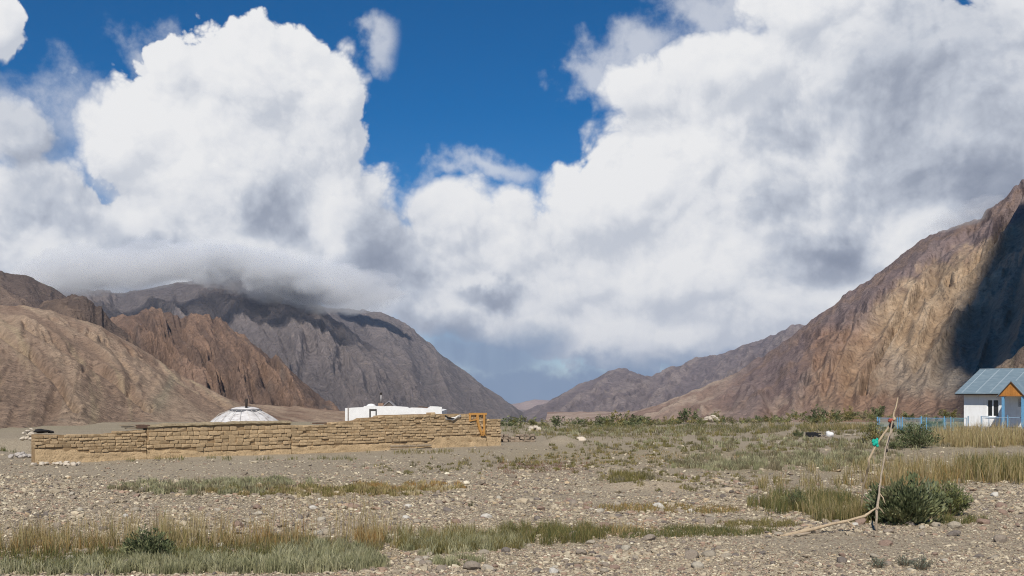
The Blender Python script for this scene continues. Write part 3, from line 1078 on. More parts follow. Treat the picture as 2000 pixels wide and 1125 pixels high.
def stone_density(px, py):
    """0..1 share of the ground covered with loose stones, by place"""
    n = fbm(px * 0.006, py * 0.022, 5)
    d = 0.62 + 0.8 * n
    d = d * (1 - 0.75 * blotch(px, py, 330, 918, 420, 17))
    d = d * (1 - 0.9 * blotch(px, py, 460, 890, 520, 10))
    d = d * (1 - 0.85 * blotch(px, py, 1690, 1062, 260, 24))
    d = d * (1 - 0.95 * blotch(px, py, 1290, 950, 80, 9)) * (1 - 0.95 * blotch(px, py, 1210, 951, 50, 7))
    d = d * (1 - 0.8 * blotch(px, py, 960, 902, 200, 14)) * (1 - 0.9 * blotch(px, py, 1098, 864, 45, 12))
    d = d + 0.35 * blotch(px, py, 700, 1015, 800, 40) + 0.5 * blotch(px, py, 1960, 970, 90, 40) + 0.5 * blotch(px, py, 1150, 1105, 420, 40)
    d = d + 0.35 * blotch(px, py, 120, 965, 220, 35)
    return np.clip(d, 0.04, 1.2)


def scatter(n, y0, y1, pw=1.0, x0=-60, x1=2060):
    u = RNG.random(n)
    py = y0 + (y1 - y0) * u ** pw
    px = RNG.uniform(x0, x1, n)
    return px, py


m_stone, k, b = material('river_stone')
cc = attr(k)
p = pos(k)
cv = k.vm('SCALE', cc, scale=k.mapr(k.noise(p, 55.0, 5, 0.6), 0.25, 0.75, 0.75, 1.25))
k.put(b.inputs['Base Color'], cv)
k.put(b.inputs['Normal'], k.bump(k.noise(p, 120.0, 3, 0.6), 0.5, 0.006))
b.inputs['Roughness'].default_value = 0.95
b.inputs['Specular IOR Level'].default_value = 0.15


def stones_mesh(name, X, Y, size, shapes, parent, lab):
    n = len(X)
    z = gz(X, Y)
    col = PAL[RNG.choice(len(PAL), n, p=PALW)] * RNG.uniform(0.8, 1.22, (n, 1))
    k_ = RNG.integers(0, len(shapes), n)
    Vs, Ts, Cs, off = [], [], [], 0
    ang = RNG.uniform(0, 2 * np.pi, n)
    tilt = RNG.normal(0, 0.25, n)
    for j, (P, T) in enumerate(shapes):
        m = np.where(k_ == j)[0]
        if not len(m):
            continue
        ca, sa = np.cos(ang[m])[:, None], np.sin(ang[m])[:, None]
        A = P[None, :, :] * size[m][:, None, None]
        xx, yy, zz = A[..., 0], A[..., 1], A[..., 2]
        ct, st = np.cos(tilt[m])[:, None], np.sin(tilt[m])[:, None]
        xx, zz = xx * ct - zz * st, xx * st + zz * ct
        V = np.stack([xx * ca - yy * sa + X[m][:, None], xx * sa + yy * ca + Y[m][:, None], zz + (z[m] + size[m] * 0.18)[:, None]], -1)
        Vs.append(V.reshape(-1, 3))
        Ts.append((T[None] + (np.arange(len(m)) * len(P))[:, None, None] + off).reshape(-1, 3))
        Cs.append(np.repeat(col[m], len(P), 0))
        off += len(m) * len(P)
    o = mesh_np(name, np.vstack(Vs), T=np.vstack(Ts), mat=m_stone, col=np.vstack(Cs), parent=parent)
    o['kind'] = 'stuff'
    o['label'] = lab
    return o


SH_I = stone_shapes(10, 5, True)
SH_O = stone_shapes(8, 6, False)
# larger stones
px, py = scatter(78000, 862, 1150, 0.8)
keep = RNG.random(len(px)) < stone_density(px, py) * 0.9 * sstep(845, 960, py)
px, py = px[keep], py[keep]
X, Y = gpt(px, py)
size = np.clip(RNG.lognormal(math.log(0.030), 0.45, len(X)), 0.012, 0.11) * (0.75 + 0.5 * sstep(0, 0.3, fbm(X * 0.4, Y * 0.4, 3)))
size = size * np.clip(Y / 22.0, 0.85, 1.6)
stones_mesh('gravel', X, Y, size, SH_I, ground, 'grey, pink and tan river stones too many to count')
# small stones and shingle between them
px, py = scatter(150000, 850, 1150, 0.75)
keep = RNG.random(len(px)) < np.clip(stone_density(px, py) + 0.25, 0, 1) * sstep(835, 950, py)
px, py = px[keep], py[keep]
X, Y = gpt(px, py)
size = np.clip(RNG.lognormal(math.log(0.017), 0.40, len(X)), 0.008, 0.05) * np.clip(Y / 22.0, 0.85, 1.8)
stones_mesh('shingle', X, Y, size, SH_O, ground, 'small shingle between the stones')
# the 300 largest stones, each one a piece of the ground
m_big = []
for j, tone in enumerate(((0.35, 0.30, 0.23), (0.28, 0.23, 0.18), (0.43, 0.38, 0.30), (0.27, 0.19, 0.145), (0.19, 0.16, 0.135), (0.56, 0.52, 0.45))):
    m_big.append(varied('stone_tone', tone, 0.25, 9.0, 0.95, 0.6, 0.02, 0.15))
big_meshes = []
import bmesh
for j in range(18):
    bm = bmesh.new()
    bmesh.ops.create_icosphere(bm, subdivisions=2, radius=1.0)
    r_ = np.random.default_rng(50 + j)
    dirs = r_.normal(0, 1, (9, 3))
    dirs /= np.linalg.norm(dirs, axis=1)[:, None]
    hs = r_.uniform(0.62, 0.95, 9)
    fl = r_.uniform(0.4, 0.75)
    for v in bm.verts:
        q_ = np.array(v.co[:])
        for dd, h_ in zip(dirs, hs):
            s_ = q_ @ dd
            if s_ > h_:
                q_ = q_ - dd * (s_ - h_)
        v.co = Vector((q_[0], q_[1] * 0.8, q_[2] * fl))
    bmesh.ops.dissolve_limit(bm, angle_limit=0.12, verts=bm.verts, edges=bm.edges)
    bmesh.ops.triangulate(bm, faces=bm.faces)
    me = bpy.data.meshes.new('stone')
    bm.to_mesh(me)
    bm.free()
    me.materials.append(m_big[j % 6 if j % 6 != 5 or j == 5 else 1])
    big_meshes.append(me)
px, py = scatter(1500, 955, 1118, 0.8, 0, 2000)
keep = RNG.random(len(px)) < stone_density(px, py)
px, py = px[keep][:285], py[keep][:285]
fixed = [(355, 1100, .13), (372, 1104, .10), (640, 1044, .14), (622, 1046, .11), (1268, 1052, .14), (1520, 1045, .10), (1500, 1050, .08), (1680, 1023, .16), (1865, 1030, .16),
         (1955, 1058, .15), (1776, 1025, .12), (1120, 985, .13), (2, 1098, .10), (690, 995, .15), (950, 1012, .14)]
for (a_, b_, s_) in fixed + [(float(x_), float(y_), float(np.clip(RNG.lognormal(math.log(0.085), 0.3), 0.05, 0.16))) for x_, y_ in zip(px, py)]:
    X, Y = gpt(a_, b_)
    o = put('stone', big_meshes[random.randrange(18)], ground, (float(X), float(Y), float(gz(X, Y)) + s_ * 0.22),
            (random.gauss(0, .2), random.gauss(0, .2), random.uniform(0, 6.28)), (s_, s_, s_))

# ------------------------------------------------------------------ plants
m_grass = leafmat('grass_blade', 0.35)
m_leaf = leafmat('shrub_leaf', 0.25)


def blades_arrays(X, Y, Z, h, wd, lean, col, tipcol=None, bend=0.5):
    """tapering bent blades: 5 points, a quad and a triangle each"""
    n = len(X)
    a = RNG.uniform(0, 2 * np.pi, n)
    la = RNG.uniform(0, 2 * np.pi, n)
    wx, wy = np.cos(a) * wd / 2, np.sin(a) * wd / 2
    lx, ly = np.cos(la) * lean * h, np.sin(la) * lean * h
    V = np.empty((n, 5, 3))
    V[:, 0] = np.stack([X - wx, Y - wy, Z], 1)
    V[:, 1] = np.stack([X + wx, Y + wy, Z], 1)
    mx, my, mz = X + lx * 0.35, Y + ly * 0.35, Z + h * 0.6
    V[:, 2] = np.stack([mx + wx * .8, my + wy * .8, mz], 1)
    V[:, 3] = np.stack([mx - wx * .8, my - wy * .8, mz], 1)
    V[:, 4] = np.stack([X + lx, Y + ly, Z + h * np.sqrt(np.clip(1 - (lean * bend) ** 2, 0.1, 1))], 1)
    o = (np.arange(n) * 5)[:, None]
    Q = np.array([[0, 1, 2, 3]]) + o
    T = np.array([[3, 2, 4]]) + o
    C = np.repeat(col[:, None, :], 5, 1)
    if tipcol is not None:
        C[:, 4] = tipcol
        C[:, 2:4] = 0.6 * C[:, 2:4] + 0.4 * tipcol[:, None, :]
    return V.reshape(-1, 3), Q, T, C.reshape(-1, 3)


def join(parts):
    V, Q, T, C, n = [], [], [], [], 0
    for (v, q, t, c_) in parts:
        V.append(v)
        Q.append(q + n)
        T.append(t + n)
        C.append(c_)
        n += len(v)
    return np.vstack(V), np.vstack(Q), np.vstack(T), np.vstack(C)


def patch(cx, cy, rx, ry, n, thr=-0.15, fx=0.03, fy=0.10):
    """points of a ragged clumpy patch, in the photo's pixels, as ground points"""
    m = int(n * 3.2)
    a = RNG.uniform(0, 2 * np.pi, m)
    r_ = np.sqrt(RNG.random(m))
    px, py = cx + rx * r_ * np.cos(a), cy + ry * r_ * np.sin(a)
    cl = fbm(px * fx + cx, py * fy + cy, 4)
    ok = (cl > thr + 0.35 * (r_ ** 3)) & (py > 800)
    px, py = px[ok][:n], py[ok][:n]
    X, Y = gpt(px, py)
    return X, Y, cl[ok][:n]


def tone(n, cols, jit=0.2):
    c = np.array(cols)[RNG.integers(0, len(cols), n)]
    return c * RNG.uniform(1 - jit, 1 + jit, (n, 1))


TAN = [(0.44, 0.34, 0.175), (0.38, 0.285, 0.14), (0.54, 0.44, 0.25), (0.32, 0.24, 0.12), (0.34, 0.29, 0.13)]
ORG = [(0.40, 0.25, 0.09), (0.34, 0.20, 0.07), (0.46, 0.33, 0.14)]
OLV = [(0.20, 0.175, 0.06), (0.25, 0.21, 0.085), (0.16, 0.145, 0.05), (0.30, 0.245, 0.10)]
GRN = [(0.10, 0.125, 0.045), (0.14, 0.155, 0.06), (0.18, 0.18, 0.075), (0.085, 0.105, 0.04)]
SAGE = [(0.33, 0.315, 0.175), (0.40, 0.38, 0.225), (0.27, 0.265, 0.14), (0.45, 0.42, 0.255)]
DRYS = [(0.25, 0.215, 0.13), (0.30, 0.25, 0.15), (0.20, 0.175, 0.10)]


def grass(name, label, regions, bw=1.0):
    ps = []
    for (cx, cy, rx, ry, n, h0, h1, cols, lean, thr) in regions:
        X, Y, cl = patch(cx, cy, rx, ry, n, thr)
        n = len(X)
        if not n:
            continue
        h = RNG.uniform(h0, h1, n) * (0.75 + 0.6 * np.clip(cl + 0.3, 0, 1))
        wd = RNG.uniform(0.006, 0.013, n) * np.clip(Y / 24, 0.8, 3.0) * bw
        c_ = tone(n, cols)
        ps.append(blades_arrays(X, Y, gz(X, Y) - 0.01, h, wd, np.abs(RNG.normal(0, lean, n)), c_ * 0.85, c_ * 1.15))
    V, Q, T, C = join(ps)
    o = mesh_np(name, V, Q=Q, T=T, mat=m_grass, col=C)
    return tag(o, label, kind='stuff')


grass('dry_grass', 'tall dry straw coloured grass along the near edge and in front of the house', [
    # cx cy rx ry n hmin hmax colours lean thr
    (80, 1074, 190, 24, 2600, .12, .34, TAN + ORG + OLV, .35, -.02), (330, 1066, 130, 20, 1500, .14, .40, TAN + OLV, .35, 0), (520, 1068, 110, 16, 1000, .12, .36, TAN + ORG + OLV, .32, 0),
    (80, 1070, 190, 22, 420, .34, .60, TAN, .28, -.02), (330, 1062, 130, 20, 380, .38, .68, TAN, .26, -.02), (540, 1062, 120, 16, 260, .35, .58, TAN + ORG, .25, -.02),
    (722, 1064, 30, 8, 600, .16, .40, ORG + ORG + TAN, .3, -.6), (715, 1055, 62, 12, 170, .40, .80, TAN, .22, -.5), (850, 1048, 200, 14, 800, .10, .30, OLV + TAN, .35, -.02),
    (1935, 864, 120, 13, 4200, .40, .95, TAN, .24, -.30), (1935, 860, 120, 11, 700, .8, 1.25, TAN, .2, -.3), (1890, 932, 180, 16, 2600, .25, .65, TAN + OLV + OLV + ORG, .3, -.05),
    (1960, 934, 70, 14, 900, .4, .85, OLV + TAN, .25, -.2), (1890, 930, 190, 15, 500, .55, .95, TAN, .22, -.1),
    (1760, 948, 120, 16, 1200, .2, .55, TAN + ORG + OLV, .3, -.02), (1770, 945, 110, 14, 260, .5, .85, TAN, .22, -.05), (1600, 988, 140, 24, 1500, .12, .34, TAN + OLV + OLV, .35, 0), (1600, 985, 140, 24, 200, .3, .5, TAN, .25, 0),
    (1700, 915, 160, 16, 1000, .15, .40, TAN + OLV, .3, 0.02),
    (1676, 1017, 34, 5, 900, .22, .56, TAN + OLV + OLV, .3, -.8), (1640, 1012, 60, 6, 500, .2, .5, TAN + OLV, .3, -.4), (1640, 1014, 80, 10, 300, .12, .42, TAN + OLV, .3, -.05), (1560, 950, 120, 16, 700, .15, .4, TAN + OLV, .3, 0.0),
    (1180, 1040, 110, 8, 400, .08, .25, TAN + ORG, .3, -.1), (640, 1000, 180, 26, 300, .10, .30, TAN, .3, .05), (300, 1035, 260, 20, 500, .1, .3, TAN, .3, .0),
    (1720, 835, 330, 6, 2600, .2, .5, TAN + OLV, .3, -.2)])
grass('green_grass', 'low green and olive grass in strips between the stones', [
    (120, 1100, 230, 18, 4600, .06, .20, OLV + GRN, .6, -.4), (360, 1092, 200, 18, 3600, .08, .22, OLV + GRN, .6, -.3), (600, 1078, 160, 18, 3600, .08, .22, OLV + DRYS, .5, -.2),
    (1080, 1048, 105, 16, 2600, .10, .32, GRN + OLV + OLV, .38, -.2), (900, 1060, 150, 20, 4200, .10, .26, OLV + SAGE, .45, -.25),
    (1300, 1040, 230, 9, 5200, .05, .15, OLV + GRN, .5, -.35), (1310, 992, 170, 8, 2600, .05, .14, OLV + ORG, .5, -.3), (1480, 1022, 90, 8, 1400, .05, .14, OLV, .5, -.2),
    (1570, 985, 110, 18, 2800, .15, .42, GRN + OLV, .35, -.2), (1650, 1010, 60, 12, 1300, .15, .40, GRN + OLV, .35, -.2), (1800, 1016, 130, 8, 1800, .06, .2, OLV + GRN, .5, -.2),
    (1950, 925, 80, 16, 2200, .35, .75, GRN + OLV, .25, -.2), (30, 872, 50, 9, 1600, .15, .4, OLV + GRN, .4, -.4),
    (1450, 838, 560, 8, 9000, .10, .30, OLV + DRYS + GRN, .5, -.15), (1300, 852, 500, 12, 4000, .06, .18, OLV + DRYS, .5, .0), (1500, 872, 420, 16, 2600, .06, .16, OLV + DRYS, .5, .05),
    (1070, 915, 130, 14, 1200, .03, .10, [(0.22, 0.11, 0.08), (0.28, 0.17, 0.11)], .5, -.1), (1180, 895, 300, 16, 1800, .04, .12, OLV + ORG, .5, .0),
    (480, 898, 420, 4, 700, .06, .2, OLV + GRN, .4, .05), (820, 885, 120, 4, 300, .08, .22, OLV, .4, -.1)])


def clumps(regions, h0, h1):
    """low cushions of many short twigs"""
    ps = []
    for (cx, cy, rx, ry, n, cols, sz, per) in regions:
        X, Y, cl = patch(cx, cy, rx, ry, n, -0.25)
        n = len(X)
        R_ = RNG.uniform(0.6, 1.25, n) * sz
        a = RNG.uniform(0, 2 * np.pi, (n, per))
        q_ = np.sqrt(RNG.random((n, per)))
        bx, by = X[:, None] + R_[:, None] * q_ * np.cos(a) * 0.75, Y[:, None] + R_[:, None] * q_ * np.sin(a) * 0.75
        hh_ = R_[:, None] * RNG.uniform(h0, h1, (n, per)) * (1.15 - 0.6 * q_)
        ct = np.repeat(tone(n, cols, 0.12)[:, None], per, 1).reshape(-1, 3) * RNG.uniform(0.8, 1.2, (n * per, 1))
        bx, by, hh_ = bx.ravel(), by.ravel(), hh_.ravel()
        wd = RNG.uniform(0.010, 0.020, n * per) * np.clip(by / 24, 0.8, 2.5)
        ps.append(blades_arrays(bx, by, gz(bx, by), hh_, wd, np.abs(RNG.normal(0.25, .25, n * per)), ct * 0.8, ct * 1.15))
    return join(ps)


V, Q, T, C = clumps([(470, 1110, 300, 16, 300, SAGE, .17, 52), (640, 1096, 110, 24, 190, SAGE, .17, 52), (210, 1114, 260, 12, 170, SAGE, .15, 44), (560, 1066, 90, 14, 40, SAGE + OLV, .15, 44),
                     (880, 1072, 110, 16, 120, SAGE + OLV, .14, 44), (960, 1062, 70, 16, 70, SAGE + OLV, .14, 44), (890, 1098, 60, 10, 26, SAGE, .12, 40)], 0.7, 1.5)
tag(mesh_np('sagebrush', V, Q=Q, T=T, mat=m_grass, col=C), 'pale grey green sagebrush cushions growing together along the near left edge', kind='stuff')
V, Q, T, C = clumps([(400, 955, 200, 14, 190, SAGE + DRYS, .22, 34), (500, 945, 120, 8, 80, SAGE, .22, 34), (640, 962, 260, 10, 210, TAN + OLV, .18, 32), (800, 952, 120, 10, 90, ORG + TAN, .18, 32),
                     (1500, 905, 190, 20, 230, SAGE + DRYS, .30, 30), (1640, 895, 120, 14, 120, SAGE + DRYS, .30, 30), (1400, 915, 90, 9, 60, DRYS + SAGE, .26, 30),
                     (1225, 936, 55, 8, 44, DRYS + OLV, .26, 34), (1700, 870, 180, 12, 90, SAGE + DRYS, .30, 24), (1540, 865, 220, 12, 110, DRYS + SAGE, .30, 22),
                     (1300, 880, 240, 14, 60, DRYS + OLV, .2, 22), (1150, 905, 260, 20, 170, DRYS + OLV, .16, 20), (900, 915, 220, 14, 70, DRYS + OLV, .15, 18), (1400, 870, 330, 14, 200, DRYS + OLV + SAGE, .22, 20), (1350, 940, 200, 18, 90, DRYS + OLV, .16, 22), (1200, 845, 300, 9, 240, DRYS + OLV + SAGE, .34, 18), (1600, 842, 240, 8, 120, DRYS + OLV, .34, 18)], 0.5, 1.1)
tag(mesh_np('steppe_herbs', V, Q=Q, T=T, mat=m_grass, col=C), 'low grey green and golden herb cushions in bands across the stony floor', kind='stuff')


def shrub(name, label, px, py, w_px, h_px, cols, n, cat='bush', group=None, D=None, spiky=0.6, z=None, leaf=1.0, parts=True, dark=0.6):
    """many-stemmed shrub: stems fan out from the foot, leaves along the stems"""
    X, Y = gpt(px, py) if D is None else ((px - 1000) / F * D, D)
    X, Y = float(X), float(Y)
    m = Y / F
    W, H = w_px * m / 2, h_px * m
    zg = float(gz(X, Y)) if z is None else z
    ns = max(10, min(70, n // 40))
    a = RNG.uniform(0, 2 * np.pi, ns)
    sp = np.sqrt(RNG.random(ns))
    tip = np.stack([np.cos(a) * sp * W, np.sin(a) * sp * W * 0.8, H * (1.02 - 0.5 * sp ** 2) * RNG.uniform(0.55, 1.18, ns)], 1)
    foot = tip * np.array([0.28, 0.28, 0])[None]
    si = RNG.integers(0, ns, n)
    t = RNG.random(n) ** 0.7
    t = 0.12 + 0.9 * t
    P = foot[si] * (1 - t[:, None]) + tip[si] * t[:, None]
    P[:, 2] = tip[si, 2] * t ** 0.85
    jit = 0.085 * (W + H) * (1.15 - 0.75 * t)
    P += RNG.normal(0, 1, (n, 3)) * jit[:, None] * np.array([1, 1, .6])
    P[:, 2] = np.maximum(P[:, 2], 0.01)
    dr = (tip - foot)[si]
    dr = dr / (np.linalg.norm(dr, axis=1)[:, None] + 1e-6)
    dr = dr * spiky + RNG.normal(0, 1, (n, 3)) * 0.45
    dr /= np.linalg.norm(dr, axis=1)[:, None]
    ll = RNG.uniform(0.6, 1.4, n) * leaf * 0.058 * (W + H) * (1 if n > 900 else 1.8)
    sd = np.cross(dr, RNG.normal(0, 1, (n, 3)))
    sd /= np.linalg.norm(sd, axis=1)[:, None] + 1e-6
    lw = ll * RNG.uniform(0.10, 0.22, n)
    V = np.empty((n, 4, 3))
    V[:, 0] = P - dr * ll[:, None] * .5
    V[:, 1] = P + sd * lw[:, None]
    V[:, 2] = P + dr * ll[:, None] * .5
    V[:, 3] = P - sd * lw[:, None]
    cl = tone(ns, cols, 0.25)[si] * RNG.uniform(0.75, 1.25, (n, 1))
    Q = np.array([[0, 1, 2, 3]]) + (np.arange(n) * 4)[:, None]
    V = V.reshape(-1, 3)
    C = np.repeat(cl, 4, 0)
    if not parts:
        o = mesh_np(name, V, Q=Q, mat=m_leaf, col=C)
        o.location = (X, Y, zg)
        return tag(o, label, cat, group)
    r_ = root(name, (X, Y, zg), label, cat, 0, group)
    mesh_np('foliage', V, Q=Q, mat=m_leaf, col=C, parent=r_)
    mb = MB()
    for i in range(min(ns, 26)):
        f_, t_ = foot[i], tip[i]
        mid = f_ * .5 + t_ * .5 + np.array([0, 0, 0.08 * H])
        rr = 0.004 + 0.008 * H
        mb.tube([tuple(f_ - np.array([0, 0, .03])), tuple(mid), tuple(t_)], [rr, rr * .7, rr * .25], 4, False)
    mb.build('stem', M_TWIG, r_)
    return r_


BUSHY = 0
M_TWIG = varied('twig_bark', (0.20, 0.145, 0.095), 0.25, 12, 0.95, 0.4)
DKG = [(0.088, 0.108, 0.052), (0.115, 0.138, 0.066), (0.15, 0.168, 0.082), (0.068, 0.085, 0.040)]
MDG = [(0.16, 0.178, 0.085), (0.205, 0.218, 0.105), (0.25, 0.25, 0.125), (0.125, 0.145, 0.068)]
YLG = [(0.20, 0.205, 0.075), (0.25, 0.24, 0.095), (0.16, 0.17, 0.06)]

shrub('bush', 'large dark green spiky bush just right of the stick tripod', 1768, 1021, 170, 84, MDG + MDG + [(0.17, 0.20, 0.105), (0.21, 0.235, 0.14), (0.12, 0.145, 0.07)], 7000, spiky=2.2)
shrub('bush', 'light yellow green bush right of the large dark green bush', 1848, 1004, 95, 62, MDG + YLG, 4200, spiky=1.7)
shrub('bush', 'dark green bush among straw grass at the lower left', 290, 1098, 110, 60, DKG + MDG, 4500, spiky=1.7)
shrub('bush', 'small dark green bush among grass left of the stick tripod', 1553, 992, 50, 40, DKG + MDG, 1700, spiky=.8)
shrub('bush', 'dark green bush in front of the blue fence', 1789, 876, 88, 46, DKG + MDG, 3200, spiky=.9)
shrub('bush', 'olive green bush left of the blue fence, behind the tall pole', 1706, 866, 46, 44, MDG + OLV, 1800, spiky=.7)
shrub('bush', 'low dark bush between the pole top and the bush by the fence', 1748, 878, 46, 16, DKG + MDG, 900, spiky=.5)
shrub('bush', 'small upright green bush left of the black box on the gravel', 1559, 854, 24, 15, DKG + MDG, 700, spiky=.9)
shrub('bush', 'round grey green bush at the left end of the mud wall', 43, 868, 34, 19, MDG + DRYS, 1000, spiky=.4)
shrub('bush', 'green bush behind the blue fence near the house', 1826, 843, 52, 22, MDG, 900, D=86, spiky=.8)
shrub('bush', 'tiny lone green tuft on the stones of the middle ground', 919, 992, 16, 11, DKG + MDG, 240, spiky=.7)
for i, (a_, b_, w_, h_, l_) in enumerate(((1712, 1113, 44, 24, 'grey green sage clump at the bottom right, left one of three'),
                                          (1765, 1108, 34, 22, 'grey green sage clump at the bottom right, middle and smallest of three'),
                                          (1800, 1116, 50, 28, 'grey green sage clump at the bottom right, right one of three'),)):
    shrub('sage_clump', l_, a_, b_, w_, h_, [(0.15, 0.175, 0.13), (0.19, 0.21, 0.16), (0.12, 0.14, 0.10)], 1000, 'sagebrush', 'sage clumps on the near gravel', spiky=.8)
# the thicket along the far edge of the terrace
FAR = [(992, 836, 34, 24, 0), (1014, 834, 30, 20, 1), (1040, 834, 34, 18, 1), (1062, 835, 26, 14, 2), (1090, 835, 28, 24, 0), (1112, 835, 24, 16, 1), (1130, 836, 32, 24, 0), (1152, 834, 26, 16, 1),
       (1174, 834, 28, 26, 0), (1198, 834, 40, 26, 1), (1224, 834, 36, 26, 1), (1246, 832, 28, 28, 0), (1272, 832, 34, 16, 2), (1302, 830, 30, 14, 1), (1345, 825, 42, 27, 3), (1326, 829, 26, 14, 1),
       (1372, 829, 24, 12, 2), (1398, 826, 34, 18, 1), (1428, 828, 28, 12, 2), (1456, 828, 26, 12, 1), (1482, 827, 34, 16, 0), (1506, 827, 30, 18, 1), (1532, 826, 28, 12, 2), (1556, 820, 36, 18, 1), (1578, 824, 24, 12, 2),
       (1603, 826, 40, 28, 4), (1632, 819, 30, 22, 1), (1660, 820, 36, 20, 1), (1690, 820, 30, 16, 2), (1716, 818, 36, 22, 0), (1748, 822, 30, 12, 2), (1780, 820, 40, 16, 1), (1812, 820, 30, 12, 2), (1852, 818, 44, 16, 1)]
FAR += [(1003, 838, 30, 12, 2), (1056, 838, 40, 12, 2), (1100, 838, 40, 12, 2), (1140, 838, 40, 12, 2), (1185, 838, 44, 14, 1), (1212, 837, 40, 18, 1), (1236, 836, 34, 18, 0), (1262, 834, 30, 18, 1),
        (1290, 832, 30, 12, 2), (1316, 831, 34, 14, 1), (1358, 829, 40, 12, 1), (1410, 828, 40, 14, 1), (1470, 829, 40, 12, 2), (1522, 828, 40, 14, 1), (1590, 828, 50, 14, 1), (1622, 826, 50, 16, 1), (1650, 822, 50, 14, 1), (1702, 822, 50, 14, 1)]
FAR.sort()
ORD = 'first second third fourth fifth sixth seventh eighth ninth tenth eleventh twelfth thirteenth fourteenth fifteenth sixteenth seventeenth eighteenth nineteenth twentieth'.split()


def ordinal(n_):
    if n_ <= 20:
        return ORD[n_ - 1]
    t_ = {2: 'twenty', 3: 'thirty', 4: 'forty', 5: 'fifty'}[n_ // 10]
    return t_ + '-' + ORD[n_ % 10 - 1] if n_ % 10 else {3: 'thirtieth', 4: 'fortieth', 5: 'fiftieth'}[n_ // 10]


HALF = len(FAR) // 2
for i, (a_, b_, w_, h_, kd) in enumerate(FAR):
    dd = 88 + (i * 7 + int(a_)) % 13
    look = ('dark green', 'olive green', 'low pale yellowish', 'largest round dark green', 'broad green')[kd]
    if i < HALF:
        lab = look + ' thicket shrub, ' + ordinal(i + 1) + ' to the right of the mud wall'
    else:
        lab = look + ' thicket shrub, ' + ordinal(len(FAR) - i) + ' to the left of the white house'
    shrub('shrub', lab, a_, b_, w_ * 1.2, h_ * 1.12, (DKG + MDG, MDG + OLV, YLG + DRYS, DKG + MDG, DKG + MDG)[kd], 520, 'shrub', 'shrubs of the thicket along the far edge',
          D=dd, spiky=.3, z=HC - (b_ - HZ) / F * dd, parts=kd > 2, leaf=0.9)

# ------------------------------------------------------------------ mud brick walls
m_adobe = varied('adobe_brick', (0.475, 0.345, 0.205), 0.18, 3.0, 1.0, 0.9, 0.03, 0.05, c2=(0.36, 0.255, 0.15), rnd=0.13)
m_mud = varied('mud_plaster', (0.45, 0.325, 0.19), 0.18, 2.2, 1.0, 1.0, 0.04, 0.05, c2=(0.28, 0.20, 0.115))
m_joint = varied('mud_mortar', (0.30, 0.205, 0.115), 0.2, 8.0, 1.0, 0.6, 0.02, 0.05)
m_greymud = varied('grey_mud_cap', (0.36, 0.285, 0.18), 0.25, 5.0, 1.0, 1.0, 0.05, 0.05, c2=(0.20, 0.15, 0.10))


def brick_mesh(seed, ch=0.06, jit=0.055, name='brick'):
    r_ = np.random.default_rng(seed)
    vs, ids = [], {}
    cj = r_.uniform(-jit, jit, (2, 2, 2, 3))
    for i in (0, 1):
        for j in (0, 1):
            for l in (0, 1):
                c_ = np.array([i - .5, j - .5, l - .5]) + cj[i, j, l]
                for ax in range(3):
                    q_ = c_.copy()
                    for o_ in range(3):
                        if o_ != ax:
                            q_[o_] -= (1 if (i, j, l)[o_] else -1) * ch * r_.uniform(.5, 1.5) * (1.0 if o_ != 1 else 0.6)
                    ids[(i, j, l, ax)] = len(vs)
                    vs.append(q_)
    f = []
    g_ = lambda i, j, l, ax: ids[(i, j, l, ax)]
    f.append([g_(0, 0, 0, 0), g_(0, 0, 1, 0), g_(0, 1, 1, 0), g_(0, 1, 0, 0)])
    f.append([g_(1, 0, 0, 0), g_(1, 1, 0, 0), g_(1, 1, 1, 0), g_(1, 0, 1, 0)])
    f.append([g_(0, 0, 0, 1), g_(1, 0, 0, 1), g_(1, 0, 1, 1), g_(0, 0, 1, 1)])
    f.append([g_(0, 1, 0, 1), g_(0, 1, 1, 1), g_(1, 1, 1, 1), g_(1, 1, 0, 1)])
    f.append([g_(0, 0, 0, 2), g_(0, 1, 0, 2), g_(1, 1, 0, 2), g_(1, 0, 0, 2)])
    f.append([g_(0, 0, 1, 2), g_(1, 0, 1, 2), g_(1, 1, 1, 2), g_(0, 1, 1, 2)])
    bm = bmesh.new()
    bv = [bm.verts.new(v) for v in vs]
    bmesh.ops.convex_hull(bm, input=bv)
    bmesh.ops.recalc_face_normals(bm, faces=bm.faces)
    me = bpy.data.meshes.new(name)
    bm.to_mesh(me)
    bm.free()
    return me


BRICKS = [brick_mesh(100 + j) for j in range(14)]
for me in BRICKS:
    me.materials.append(m_adobe)
WRZ = math.atan2(WDIR[1], WDIR[0])


def wall_s(px):
    """length along the wall line at which it is seen at photo column px"""
    kk = (px - 1000.0) / F
    return (kk * WALL_A[1] - WALL_A[0]) / (WDIR[0] - kk * WDIR[1])


def wall_z(px, py):
    s_ = wall_s(px)
    Y = WALL_A[1] + WDIR[1] * s_
    return HC - (py - HZ) / F * Y


